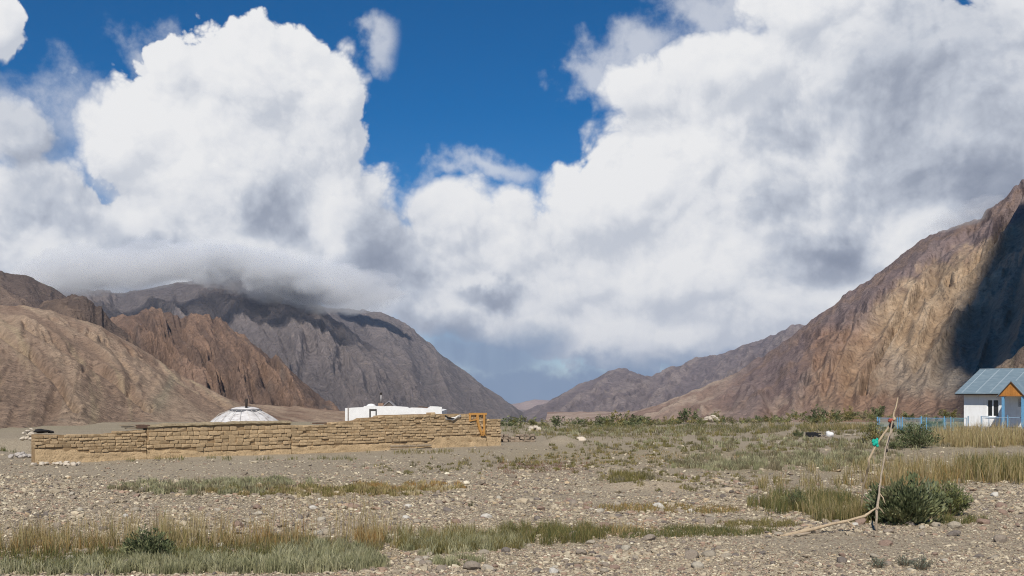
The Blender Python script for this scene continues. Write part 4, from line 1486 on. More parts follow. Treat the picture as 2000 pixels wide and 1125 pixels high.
def wall(name, label, top, plinth, bh, bl, seed, ragged=0.03, thick=0.42, gap=0.018, coping=False, endcap=True):
    """top, plinth: lists of (px, py) seen in the photo along the wall line"""
    r_ = np.random.default_rng(seed)
    tp = np.array([(wall_s(a), wall_z(a, b_)) for a, b_ in top])
    pl = np.array([(wall_s(a), wall_z(a, b_)) for a, b_ in plinth])
    s0, s1 = tp[0, 0], tp[-1, 0]
    P0 = WALL_A + WDIR * s0
    rt = root(name, (P0[0], P0[1], 0), label, 'wall', WRZ)
    tz = lambda s_: np.interp(s_, tp[:, 0], tp[:, 1])
    pz_ = lambda s_: np.interp(s_, pl[:, 0], pl[:, 1])
    # core of mud mortar, set back behind the brick faces
    n = max(4, int((s1 - s0) / 0.2))
    ss = np.linspace(s0, s1, n)
    V, Q = [], []
    for s_ in ss:
        zt = tz(s_) - 0.05 + 0.02 * fbm(np.array([s_ * 3.0]), np.array([seed]), 3)[0]
        V += [(s_ - s0, 0.022, -0.4), (s_ - s0, 0.022, zt), (s_ - s0, thick, zt), (s_ - s0, thick, -1.3)]
    for i in range(n - 1):
        a = i * 4
        Q += [(a, a + 4, a + 5, a + 1), (a + 1, a + 5, a + 6, a + 2), (a + 2, a + 6, a + 7, a + 3)]
    Q += [(0, 1, 2, 3), ((n - 1) * 4 + 3, (n - 1) * 4 + 2, (n - 1) * 4 + 1, (n - 1) * 4)]
    mesh_np('mortar', V, Q=Q, mat=m_joint, parent=rt)
    # smooth washed-out foot of the wall
    n = max(8, int((s1 - s0) / 0.10))
    rows = 9
    ss = np.linspace(s0, s1, n)
    tt = np.linspace(0, 1, rows)
    SS, TT = np.meshgrid(ss, tt)
    zp = pz_(SS)
    zz = -0.25 + (zp + 0.25) * TT
    er = fbm(SS * 0.9 + seed, zz * 6 + 3, 4)
    lay = np.abs(pnoise(SS * 0.6 + seed, zz * 11 + seed))
    yy = 0.02 - 0.11 * (1 - TT) ** 1.6 - 0.05 * er - 0.05 * sstep(0.0, 0.12, lay) + 0.03
    yy[-1] = 0.05
    VV = np.stack([SS - s0, yy, zz], -1).reshape(-1, 3)
    ix = np.arange(n * rows).reshape(rows, n)
    q = np.stack([ix[:-1, :-1], ix[:-1, 1:], ix[1:, 1:], ix[1:, :-1]], -1).reshape(-1, 4)
    mesh_np('plinth', VV, Q=q, mat=m_mud, smooth=True, parent=rt)
    # bricks
    made = 0
    zmin = pl[:, 1].min()
    zc, row = zmin - bh, 0
    zmax = tp[:, 1].max()
    while zc < zmax:
        hrow = bh * r_.uniform(0.92, 1.08)
        x_ = s0 + (-bl * 0.5 if row % 2 else 0.0) + r_.uniform(-.08, .08)
        while x_ < s1:
            l_ = bl * r_.uniform(0.72, 1.25)
            a, e = max(x_, s0 - 0.01), min(x_ + l_, s1 + 0.01)
            x_ += l_
            if e - a < 0.09 or r_.random() < 0.025:
                continue
            sm = (a + e) / 2
            zm = zc + hrow / 2 + 0.02 * pnoise(np.array([sm * 0.8]), np.array([row * 0.3 + seed]))[0]
            if zm < pz_(sm) + 0.0 or zm + hrow * 0.35 > tz(sm) + r_.uniform(-ragged, ragged):
                continue
            o = put('brick', BRICKS[r_.integers(0, 14)], rt, (sm - s0, thick * 0.5 - 0.02 + r_.normal(0, 0.012), zm),
                    (r_.normal(0, .012), r_.normal(0, .02), r_.normal(0, .02)), (e - a - gap * r_.uniform(.4, 1.5), thick, hrow - gap * r_.uniform(.5, 1.3)))
            made += 1
        zc += hrow
        row += 1
    if coping:
        n = int((s1 - s0) / 0.08)
        ss = np.linspace(s0, s1, n)
        ring = []
        for q_, (yo, zo) in enumerate(((-0.07, 0.0), (-0.06, 0.06), (0.05, 0.10), (0.3, 0.10), (0.47, 0.05), (0.47, -0.02), (0.2, -0.05))):
            nz = fbm(ss * 2.2 + q_ * 0.4 + seed, ss * 0 + q_ * 0.35, 4)
            ring.append(np.stack([ss - s0, yo + 0.06 * nz, tz(ss) + zo * (1 + 0.6 * nz) + 0.03 * nz - 0.03], 1))
        R_ = np.array(ring)
        m_ = len(R_)
        ix = np.arange(m_ * n).reshape(m_, n)
        q = np.stack([ix[:, :-1], ix[:, 1:], np.roll(ix, -1, 0)[:, 1:], np.roll(ix, -1, 0)[:, :-1]], -1).reshape(-1, 4)
        mesh_np('coping', R_.reshape(-1, 3), Q=q[:, ::-1], mat=m_greymud, parent=rt)
    return rt, made


w1_, n1 = wall('adobe_wall', 'low left stretch of the mud wall with thin uneven bricks and a dark bundle on its end',
              [(68, 846), (90, 846), (150, 848), (200, 846), (240, 842), (268, 838), (286, 837)],
              [(68, 874), (150, 876), (152, 881), (200, 882), (290, 880)], 0.118, 0.27, 21, gap=0.016)
w2_, n2 = wall('adobe_wall', 'middle stretch of the mud wall with large even bricks and a rough mud cap',
              [(287, 834), (330, 831), (400, 829), (480, 826), (568, 825)], [(287, 876), (330, 876), (430, 880), (568, 875)], 0.172, 0.35, 22, gap=0.015, coping=True)
w3_, n3 = wall('adobe_wall', 'long right stretch of the mud wall, thin brick courses stepping up to the right',
              [(569, 829), (640, 829), (642, 824), (700, 819), (702, 815), (740, 813), (742, 809), (830, 807), (950, 806)],
              [(569, 870), (700, 866), (845, 861), (850, 850), (950, 848)], 0.128, 0.36, 23, gap=0.015)
w4_, n4 = wall('adobe_wall', 'short lower end of the mud wall right of the orange door frame',
              [(951, 816), (978, 818)], [(951, 850), (978, 852)], 0.128, 0.32, 24, gap=0.015)
print('bricks', n1, n2, n3, n4)


def wall_pt(px, off=0.0):
    s_ = wall_s(px)
    q = WALL_A + WDIR * s_ - WNRM * off
    return float(q[0]), float(q[1])


def at_wall(px, py, off=0.0):
    x_, y_ = wall_pt(px, off)
    D = y_
    return ((px - 1000) / F * D, D, HC - (py - HZ) / F * D)


m_black = varied('black_hide_and_shade', (0.018, 0.016, 0.016), 0.3, 9, 0.8, 0.5, 0.02)
m_oldwood = varied('weathered_wood', (0.30, 0.235, 0.165), 0.25, 7, 0.9, 0.5, 0.01, c2=(0.18, 0.135, 0.09))
m_brownbox = varied('brown_board', (0.115, 0.070, 0.050), 0.25, 7, 0.8, 0.4)
m_orange = varied('orange_painted_wood', (0.52, 0.27, 0.08), 0.18, 6, 0.6, 0.3, 0.006, c2=(0.47, 0.235, 0.06))
m_cloth = varied('white_cloth', (0.60, 0.56, 0.50), 0.15, 6, 0.95, 0.5, 0.02)


def lump(name, mat, c, r, seed, amp=0.25, parent=None, sub=3, rot=None):
    bm = bmesh.new()
    bmesh.ops.create_icosphere(bm, subdivisions=sub, radius=1.0)
    P = np.array([v.co[:] for v in bm.verts])
    n_ = fbm(P[:, 0] * 1.3 + seed, P[:, 1] * 1.3 + P[:, 2] * 0.9, 4) + fbm(P[:, 2] * 1.5 + 3, P[:, 0] + seed, 3)
    P = P * (1 + amp * n_)[:, None] * np.array(r)[None]
    for v, q_ in zip(bm.verts, P):
        v.co = q_
    me = bpy.data.meshes.new(name)
    bm.to_mesh(me)
    bm.free()
    me.polygons.foreach_set('use_smooth', [True] * len(me.polygons))
    me.materials.append(mat)
    return put(name, me, parent, c, rot)


# black bundle on the left end
c_ = at_wall(82, 843, -0.2)
bd = root('black_bundle', c_, 'black bundle lying on the left end of the mud wall', 'bundle', WRZ)
lump('roll', m_black, (-0.02, 0, 0.02), (0.30, 0.16, 0.085), 3.1, 0.3, bd)
lump('strap', m_black, (0.34, 0.02, -0.02), (0.12, 0.05, 0.05), 5.1, 0.4, bd)
# planks and brown box where the wall steps up
c_ = at_wall(264, 836, -0.2)
bd = root('plank_stack', c_, 'pale weathered planks lying on the wall where it steps up', 'planks', WRZ)
for i, (dx, dz, L_, rz_) in enumerate(((-0.12, 0.13, 1.0, 0.05), (-0.05, 0.055, 0.95, -0.06), (0.05, -0.01, 0.85, 0.03))):
    mb = MB().box((-L_ / 2, -0.09, -0.02), (L_ / 2, 0.09, 0.02))
    o = mb.build('plank', m_oldwood, bd)
    o.location = (dx, 0.03 * i, dz)
    o.rotation_euler = (0, 0.02 * (i - 1), rz_)
c_ = at_wall(279, 833, -0.1)
o = MB().box((-0.26, -0.12, -0.07), (0.26, 0.12, 0.07)).build('wooden_box', m_brownbox, None, bevel=0.012)
o.location, o.rotation_euler = c_, (0, 0.02, WRZ)
tag(o, 'flat brown wooden box on the wall beside the pale planks', 'box')
# dark board on the right stretch
c_ = at_wall(624, 826.5, -0.2)
o = MB().box((-0.32, -0.12, -0.03), (0.32, 0.12, 0.03)).build('dark_board', m_brownbox, None, bevel=0.008)
o.location, o.rotation_euler = c_, (0, 0.0, WRZ)
tag(o, 'dark board lying on top of the long right stretch of wall', 'board')
# pale cloth and dark strap on the wall face
c_ = at_wall(884, 813.5, 0.06)
cl = root('rag', c_, 'pale rag with dark fold hanging over the top of the wall', 'rag', WRZ)
V, Qs = [], []
for i in range(13):
    t = i / 12
    zc = -0.06 - 0.10 * math.sin(math.pi * min(1, t * 1.15)) + 0.09 * t
    for j in range(4):
        V.append((-0.48 + 0.98 * t, -0.03 - 0.03 * math.sin(j * 1.3 + t * 9), zc + 0.045 * (1.5 - j) + 0.015 * math.sin(t * 17 + j)))
for i in range(12):
    for j in range(3):
        a = i * 4 + j
        Qs.append((a, a + 4, a + 5, a + 1))
o = mesh_np('cloth', V, Q=Qs, mat=m_cloth, smooth=True, parent=cl)
md = o.modifiers.new('thickness', 'SOLIDIFY')
md.thickness = 0.02
MB().tube([(-0.50, -0.06, 0.05), (-0.42, -0.07, -0.02), (-0.30, -0.08, -0.07), (-0.1, -0.08, -0.10), (0.05, -0.08, -0.09)], [.035, .045, .04, .03, .015], 6).build('dark_fold', m_black, cl)
# poles lying at the foot of the wall
for i, (a_, b_, e_, f_) in enumerate(((762, 872, 812, 871), (762, 877, 812, 877), (814, 871, 842, 870))):
    p1, p2 = at_wall(a_, b_, 0.22), at_wall(e_, f_, 0.22)
    o = MB().tube([p1, tuple((u + v) / 2 + (0.0, 0.0, 0.01)[q_] for q_, (u, v) in enumerate(zip(p1, p2))), p2], [0.055, 0.06, 0.05], 7).build('log', m_oldwood)
    tag(o, ('upper left grey log lying along the foot of the mud wall', 'lower grey log lying along the foot of the mud wall', 'short right grey log lying along the foot of the mud wall')[i], 'log', 'logs at the foot of the wall')

# orange door frame
fr = root('door_frame', (0, 0, 0), 'orange painted timber door frame standing broken against the mud wall', 'door frame')


def stick(parent, name, mat, pts, wd, off, dp=0.06):
    """squared timber through photo points on the wall line"""
    P = [Vector(at_wall(a, b_, off)) for a, b_ in pts]
    mb = MB()
    ax = Vector((WDIR[0], WDIR[1], 0))
    nn = Vector((WNRM[0], WNRM[1], 0))
    for i, q_ in enumerate(P):
        t_ = (P[min(i + 1, len(P) - 1)] - P[max(i - 1, 0)]).normalized()
        sd = t_.cross(nn).normalized() * wd / 2
        for (u, v) in ((-1, 0), (1, 0), (1, 1), (-1, 1)):
            mb.v.append(tuple(q_ + sd * u + nn * dp * v))
    for i in range(len(P) - 1):
        for k_ in range(4):
            a, e = i * 4 + k_, i * 4 + (k_ + 1) % 4
            mb.f.append((a, e, e + 4, a + 4))
    mb.f += [(3, 2, 1, 0), tuple((len(P) - 1) * 4 + k_ for k_ in range(4))]
    return mb.build(name, mat, parent)


stick(fr, 'post', m_orange, [(919, 823), (919, 810)], 0.07, 0.14)
stick(fr, 'post', m_orange, [(942, 849), (938, 838), (934, 824), (933, 810)], 0.12, 0.16)
stick(fr, 'post', m_orange, [(946.5, 849), (946.5, 810)], 0.09, 0.20)
stick(fr, 'lintel', m_orange, [(917, 808.5), (951, 808.5)], 0.11, 0.12)
stick(fr, 'rail', m_orange, [(919, 822), (934, 819)], 0.05, 0.12)
stick(fr, 'rail', m_orange, [(940.5, 843), (946, 842)], 0.07, 0.13)
stick(fr, 'sill', m_orange, [(940, 850), (949, 850)], 0.06, 0.13)

# heap of spare bricks at the end of the wall
X0, Y0 = gpt(1000, 863)
X0, Y0 = float(X0), float(Y0)
hp_ = root('brick_heap', (X0, Y0, float(gz(X0, Y0))), 'low heap of loose grey mud bricks at the right end of the wall', 'brick heap')
m_greybrick = varied('grey_mud_brick', (0.30, 0.235, 0.175), 0.2, 5, 1.0, 0.8, 0.02, 0.05, rnd=0.2)
GB = [brick_mesh(300 + j, 0.1, 0.08) for j in range(6)]
for me in GB:
    me.materials.append(m_greybrick)
for lv in range(3):
    for j in range(9):
        for dp in range(2):
            if random.random() < (0.06, 0.12, 0.45)[lv]:
                continue
            put('brick', GB[random.randrange(6)], hp_, (-1.18 + 0.29 * j + random.uniform(-.05, .05), dp * 0.3 - lv * 0.02 + random.uniform(-.04, .04), 0.07 + 0.145 * lv),
                (random.gauss(0, .06), random.gauss(0, .10), random.gauss(0, .18)), (random.uniform(.2, .3), .24, random.uniform(.11, .145)))

# ------------------------------------------------------------------ yurt behind the wall
m_felt, k, b = material('white_felt')
p = objc(k)
fl = k.ramp(k.noise(k.vm('MULTIPLY', p, (2.5, 2.5, 7.0)), 1.0, 6, 0.7), [(0.34, (0.25, 0.22, 0.21)), (0.45, (0.52, 0.49, 0.47)), (0.6, (0.62, 0.60, 0.58))])
k.put(b.inputs['Base Color'], fl)
k.put(b.inputs['Normal'], k.bump(k.noise(p, 6.0, 5, 0.6), 0.6, 0.06))
m_darkfelt = varied('dark_felt', (0.10, 0.10, 0.105), 0.3, 6, 0.95, 0.5)
m_pipe = varied('sooty_iron', (0.035, 0.028, 0.025), 0.3, 8, 0.7, 0.3)
m_rope = varied('felt_rope', (0.52, 0.48, 0.43), 0.2, 10, 0.95, 0.4)
YD = 61.0
yx, yy_, yz = at(479, 796, YD)
yr = root('yurt', (yx, yy_, -0.9), 'white felt yurt roof with an iron stovepipe rising behind the mud wall', 'yurt')
TOP = yz + 0.9
prof_ = [(1.98, 0.0), (2.0, 1.0), (2.02, 1.72), (1.9, 2.02), (1.5, 2.30), (1.05, 2.55), (0.78, TOP - 0.12), (0.62, TOP - 0.03), (0.3, TOP), (0.0, TOP + 0.01)]


def lathe(prof, seg, wob=0.0, seed=0.0):
    V, Q = [], []
    for i, (r_, z_) in enumerate(prof):
        for j in range(seg):
            a = 2 * math.pi * j / seg
            w_ = wob * float(fbm(np.array([math.cos(a) * 2 + seed]), np.array([math.sin(a) * 2 + z_]), 4)[0])
            V.append(((r_ + w_ * (r_ > .1)) * math.cos(a), (r_ + w_ * (r_ > .1)) * math.sin(a), z_ + w_ * 0.5))
    for i in range(len(prof) - 1):
        for j in range(seg):
            a, e = i * seg + j, i * seg + (j + 1) % seg
            Q.append((a, e, e + seg, a + seg))
    return V, Q


V, Q = lathe(prof_[:4], 40, 0.07, 1.0)
mesh_np('felt_wall', V, Q=Q, mat=m_felt, smooth=True, parent=yr)
V, Q = lathe(prof_[3:7], 40, 0.09, 4.0)
mesh_np('felt_roof', V, Q=Q, mat=m_felt, smooth=True, parent=yr)
V, Q = lathe([(0.80, TOP - 0.10), (0.70, TOP - 0.03), (0.45, TOP + 0.03), (0.0, TOP + 0.06)], 24, 0.04, 2.0)
mesh_np('crown_cover', V, Q=Q, mat=m_felt, smooth=True, parent=yr)
V, Q = lathe([(0.95, TOP - 0.24), (0.90, TOP - 0.13), (0.72, TOP - 0.065)], 24, 0.03, 2.0)
mesh_np('crown_ring', V, Q=Q, mat=m_darkfelt, smooth=True, parent=yr)
for j in range(9):
    a = math.radians(-160 + j * 17.5)
    MB().tube([(0.82 * math.cos(a), 0.82 * math.sin(a), TOP - 0.12), (1.4 * math.cos(a + .05), 1.4 * math.sin(a + .05), 2.47), (1.94 * math.cos(a + .1), 1.94 * math.sin(a + .1), 2.02)], 0.012, 5).build('rope', m_rope, yr)
MB().tube([(0.18, -0.55, TOP - 0.2), (0.20, -0.55, TOP + 0.25), (0.215, -0.55, TOP + 0.50)], 0.07, 10).build('stovepipe', m_pipe, yr, True)

# ------------------------------------------------------------------ whitewashed house behind the wall
m_white = varied('whitewash', (0.72, 0.71, 0.69), 0.07, 3.5, 0.95, 0.5, 0.02, c2=(0.60, 0.565, 0.52))
m_shade_print = varied('dark_shade_and_print', (0.05, 0.045, 0.04), 0.3, 5, 0.9, 0)
WD_ = 66.0
a0 = at(674, 797, WD_)
wh = root('whitewashed_house', (a0[0], WD_, -0.95), 'low whitewashed flat roofed house rising behind the mud wall', 'house')
S_ = WD_ / F
tops = [(0, 797), (3, 797), (18, 796), (36, 795), (37, 793), (55, 793), (74, 793.5), (92, 793), (108, 794), (122, 795), (124, 797), (130, 796), (150, 796.5), (160, 797.5), (164, 795), (166, 793.5), (180, 794), (189, 795)]
V, Q = [], []
for (dx, y_) in tops:
    zt = HC - (y_ - HZ) * S_ + 0.95
    for (yo, z_) in ((0, 0), (0, zt), (0.30, zt), (0.30, zt - 0.25), (5.0, zt - 0.2), (5.0, 0)):
        V.append((dx * S_, yo, z_))
n = len(tops)
for i in range(n - 1):
    for k_ in range(5):
        a = i * 6 + k_
        Q.append((a, a + 6, a + 7, a + 1))
Fc = [(0, 1, 2, 3, 4, 5), tuple((n - 1) * 6 + q_ for q_ in (5, 4, 3, 2, 1, 0))]
mb = MB().add(V, Q + Fc)
mb.build('wall', m_white, wh)
MB().box((1.50 - .04, -0.05, 1.0), (1.50 + .40, -0.005, 2.72)).build('window_niche_shade', m_shade_print, wh)  # flat dark panel on the wall face, its colour stands in for niche shade
MB().box((1.56, -0.08, 1.0), (1.84, -0.052, 2.60)).build('window_shutter', m_white, wh)
for dx in (0.16, 1.42):
    MB().box((dx, -0.04, 0.2), (dx + 0.05, -0.004, 2.78)).build('drainpipe' if dx < 1 else 'pilaster', m_brownbox if dx < 1 else m_white, wh)
z0 = HC - (795 - HZ) * S_ + 0.95
V, Q = lathe([(0.30, -0.3), (0.31, 0.0), (0.28, 0.10), (0.17, 0.19), (0.0, 0.22)], 16)
o = mesh_np('roof_dome', V, Q=Q, mat=m_white, smooth=True, parent=wh)
o.location = ((721 - 674) * S_, 0.9, z0 - 0.02)
o = MB().box((-.16, -.16, -.4), (.16, .16, .12)).build('chimney_base', varied('chimney_brick', (0.26, 0.17, 0.12), .25, 6), wh)
o.location = ((738 - 674) * S_, 1.6, z0 + 0.1)
pp = MB().tube([(0, 0, 0), (0, 0, 0.62)], 0.055, 10).build('chimney_pipe', varied('grey_iron', (0.30, 0.28, 0.27), .25, 6), wh, True)
pp.location = ((738 - 674) * S_, 1.6, z0 + 0.2)
o = MB().tube([(0, 0, 0), (0, 0, 0.14)], 0.075, 10).build('chimney_cap', m_pipe, wh)
o.location = ((738 - 674) * S_, 1.6, z0 + 0.74)
hg = z0 - 0.05
dm = MB()
dm.add([(-.42, 0, 0), (.42, 0, 0), (0, 0, .36), (-.42, .9, 0), (.42, .9, 0), (0, .9, .36)], [(0, 1, 2), (3, 5, 4), (0, 3, 4, 1)])
o = dm.build('dormer', varied('dormer_board', (0.12, 0.10, 0.09), .3, 6), wh)
o.location = ((755 - 674) * S_, 1.2, hg)
for sg in (-1, 1):
    o = MB().add([(0, -.06, .37), (sg * .46, -.06, -.02), (sg * .46, .96, -.02), (0, .96, .37), (0, -.06, .42), (sg * .50, -.06, -.005), (sg * .50, .96, -.005), (0, .96, .42)],
                 [(0, 1, 2, 3), (4, 7, 6, 5), (0, 4, 5, 1), (1, 5, 6, 2), (2, 6, 7, 3), (3, 7, 4, 0)]).build('dormer_roof', varied('slate_sheet', (0.27, 0.25, 0.25), .2, 6), wh)
    o.location = ((755 - 674) * S_, 1.2, hg)
for i, (dx, w_, h_) in enumerate(((138, .5, .05), (147, .3, .09), (155, .35, .06))):
    o = MB().box((-w_ / 2, -.1, 0), (w_ / 2, .2, h_)).build('roof_rubble', m_brownbox, wh)
    o.location = (dx * S_, 0.5, HC - (797 - HZ) * S_ + 0.95)

# ------------------------------------------------------------------ the white house with a blue roof
HR = math.radians(-45)
HP = Vector((34.5, 83.8, 0.0))
hs_ = root('house', HP, 'white walled house with a blue sheet metal roof and an orange porch gable', 'house', HR)
m_wall, k, b = material('white_house_paint')
p = objc(k)
n1 = k.noise(p, 1.4, 6, 0.6)
dirt = k.noise(k.vm('MULTIPLY', p, (3.0, 3.0, 0.7)), 1.0, 7, 0.65)
wcol = k.mix(k.mapr(n1, 0.45, 0.75), (0.80, 0.80, 0.79), (0.70, 0.69, 0.66))
k.put(b.inputs['Base Color'], k.mix(k.math('MULTIPLY', k.mapr(dirt, 0.52, 0.72), 0.45), wcol, (0.50, 0.47, 0.42)))
b.inputs['Roughness'].default_value = 0.9
k.put(b.inputs['Normal'], k.bump(k.noise(p, 18, 4, 0.6), 0.25, 0.01))
m_roof, k, b = material('blue_roof_sheet')
p = objc(k)
rr = k.noise(k.vm('MULTIPLY', p, (1.0, 3.0, 1.0)), 1.6, 6, 0.6)
rc = k.ramp(rr, [(0.3, (0.165, 0.225, 0.26)), (0.55, (0.205, 0.27, 0.305)), (0.72, (0.28, 0.34, 0.37))])
k.put(b.inputs['Base Color'], rc)
b.inputs['Roughness'].default_value = 0.5
b.inputs['Metallic'].default_value = 0.15
m_blue = varied('blue_paint', (0.13, 0.30, 0.47), 0.2, 8, 0.55, 0.2, 0.004, c2=(0.13, 0.34, 0.55))
m_fascia = varied('brown_fascia', (0.13, 0.075, 0.05), 0.2, 7, 0.8, 0.3)
m_board = varied('orange_boards', (0.42, 0.175, 0.04), 0.15, 4, 0.65, 0.3, 0.005, rnd=0.10)
m_frame = varied('white_window_frame', (0.78, 0.78, 0.77), 0.05, 6, 0.5, 0)
m_glass, k, b = material('window_glass')
b.inputs['Base Color'].default_value = (0.02, 0.022, 0.024, 1)
b.inputs['Roughness'].default_value = 0.06
b.inputs['Specular IOR Level'].default_value = 0.5
m_curtain = varied('grey_curtain', (0.22, 0.21, 0.21), 0.15, 8, 0.95, 0.2)
m_conc = varied('concrete', (0.33, 0.30, 0.27), 0.2, 4, 0.95, 0.5)
EZ = 2.72
HL, HDp = 12.0, 8.0
wx0, wx1, wz0, wz1 = 1.72, 2.62, 0.98, 2.30
mb = MB()
mb.box((0, 0, 0.25), (wx0, 0.35, EZ)).box((wx1, 0, 0.25), (HL, 0.35, EZ)).box((wx0, 0, 0.25), (wx1, 0.35, wz0)).box((wx0, 0, wz1), (wx1, 0.35, EZ))
mb.box((0, 0.35, 0.25), (0.35, HDp, EZ)).box((HL - .35, 0.35, 0.25), (HL, HDp, EZ)).box((0.35, HDp - .35, 0.25), (HL - .35, HDp, EZ))
for x_ in (0.0, HL - 0.35):
    mb.add([(x_, 0, EZ), (x_ + .35, 0, EZ), (x_ + .35, HDp, EZ), (x_, HDp, EZ), (x_, HDp / 2, 4.5), (x_ + .35, HDp / 2, 4.5)], [(0, 1, 5, 4), (2, 3, 4, 5), (0, 4, 3), (1, 2, 5)])
mb.build('wall', m_wall, hs_)
MB().box((-0.04, -0.06, -0.2), (HL + .04, HDp + .04, 0.25)).build('foundation', m_conc, hs_)
MB().box((0.36, 0.36, 0.26), (HL - .36, HDp - .36, 0.30)).build('inside_floor', m_shade_print, hs_)
# roof
o1, o2, RZ = 0.60, 0.42, 4.60
ez = EZ + 0.02


def slab(mb, pts, th):
    n_ = Vector(pts[1]) - Vector(pts[0])
    n_ = n_.cross(Vector(pts[2]) - Vector(pts[0])).normalized() * th
    lo_ = [tuple(Vector(q_)) for q_ in pts]
    hi_ = [tuple(Vector(q_) + n_) for q_ in pts]
    m_ = len(pts)
    fs = [tuple(reversed(range(m_))), tuple(range(m_, 2 * m_))] + [(q_, (q_ + 1) % m_, (q_ + 1) % m_ + m_, q_ + m_) for q_ in range(m_)]
    return mb.add(lo_ + hi_, fs)


mb = MB()
slab(mb, [(-o2, -o1, ez), (HL + o2, -o1, ez), (HL + o2, HDp / 2, RZ), (-o2, HDp / 2, RZ)], 0.04)
slab(mb, [(-o2, HDp / 2, RZ), (HL + o2, HDp / 2, RZ), (HL + o2, HDp + o1, ez), (-o2, HDp + o1, ez)], 0.04)
rf = mb.build('roof', m_roof, hs_)
sl_ = (RZ - ez) / (HDp / 2 + o1)
for i in range(12):
    x_ = -o2 + 0.5 + i * 1.05
    MB().tube([(x_, -o1, ez + 0.05), (x_, HDp / 2, RZ + 0.05)], 0.022, 5).build('roof_seam', varied('seam', (0.36, 0.42, 0.45), .1, 6, .5) if i == 0 else bpy.data.materials['seam'], rf)
MB().tube([(-o2, HDp / 2, RZ + .05), (HL + o2, HDp / 2, RZ + .05)], 0.05, 6).build('ridge_cap', m_roof, rf)
MB().box((-o2 + .01, -o1 + .012, ez - 0.13), (HL + o2 - .01, -o1 + .06, ez - 0.004)).build('fascia', m_fascia, hs_)
MB().box((-o2 + .02, -o1 + .062, ez - 0.09), (HL + o2 - .02, -0.004, ez - 0.05)).build('soffit', m_fascia, hs_)
gt = MB()
gt.tube([(-o2, -o1 - .03, ez - .02), (HL + o2, -o1 - .03, ez - .02)], 0.035, 6)
gt.build('gutter', m_roof, hs_)
# window
wn_ = MB().box((wx0, 0.05, wz0), (wx0 + .07, 0.13, wz1)).box((wx1 - .07, 0.05, wz0), (wx1, 0.13, wz1)).box((wx0 + .07, 0.05, wz0), (wx1 - .07, 0.13, wz0 + .07)) \
    .box((wx0 + .07, 0.05, wz1 - .07), (wx1 - .07, 0.13, wz1)).box((2.10, 0.05, wz0 + .07), (2.20, 0.13, wz1 - .07)).build('window', m_frame, hs_)
for (a, e) in ((wx0 + .07, 2.10), (2.20, wx1 - .07)):
    MB().box((a, 0.085, wz0 + .07), (e, 0.095, wz1 - .07)).build('pane', m_glass, wn_)
MB().box((wx0 + .08, 0.20, wz0 + .05), (wx0 + .24, 0.22, wz1 - .05)).build('curtain', m_curtain, wn_)
MB().box((wx0 - .05, -0.07, wz0 - .05), (wx1 + .05, 0.06, wz0 - .003)).build('sill', m_frame, wn_)
# porch
g0, g1, gp, gzb, gza = 3.42, 5.16, -2.0, 2.60, 3.66
gm = (g0 + g1) / 2
po = MB()
bw = (g1 - g0 - .16) / 9
for i in range(9):
    a, e = g0 + .08 + i * bw, g0 + .08 + (i + 1) * bw - 0.008
    za = gzb + .03 + (gza - .10 - gzb) * (1 - abs(a - gm) / (gm - g0 - .02))
    ze = gzb + .03 + (gza - .10 - gzb) * (1 - abs(e - gm) / (gm - g0 - .02))
    b_ = MB()
    pts = [(a, gp, gzb), (e, gp, gzb), (e, gp, max(ze, gzb + .02))]
    if a < gm < e:
        pts.append((gm, gp, gza - .07))
    pts.append((a, gp, max(za, gzb + .02)))
    slab(b_, pts, 0.03)
    b_.build('gable_board', m_board, hs_)
MB().box((g0 - .02, gp - .05, gzb - .07), (g1 + .02, gp + .06, gzb - .004)).build('gable_beam', m_board, hs_)
yb_ = -0.2 + (gza - ez) / sl_ * 0 + 0.0
for sg in (-1, 1):
    pr = MB()
    xe = gm + sg * (gm - g0 + .16)
    zb = gzb - 0.10
    yback_e, yback_r = -0.45, -o1 + (gza - ez) / sl_ + .05
    pts = [(xe, gp - .14, zb), (gm, gp - .14, gza), (gm, yback_r, gza), (xe, yback_e, zb)]
    if sg < 0:
        pts = [pts[0], pts[3], pts[2], pts[1]]
    else:
        pts = [pts[0], pts[1], pts[2], pts[3]]
    slab(pr, pts, 0.035 if sg < 0 else 0.035)
    pr.build('porch_roof', m_roof, hs_)
    bb = MB()
    slab(bb, [(xe, gp - .10, zb - .10), (xe, gp - .10, zb - .01), (gm, gp - .10, gza - .01), (gm, gp - .10, gza - .12)], 0.035)
    bb.build('barge_board', m_fascia, hs_)
for x_ in (g0 + .24, g1 - .12):
    MB().box((x_ - .085, gp + .0, 0.0), (x_ + .085, gp + .16, gzb - .075)).build('porch_post', m_blue, hs_, bevel=.01)
MB().box((g0 - .1, gp - .2, -0.1), (g1 + .3, -0.065, 0.16)).build('porch_step', m_conc, hs_)
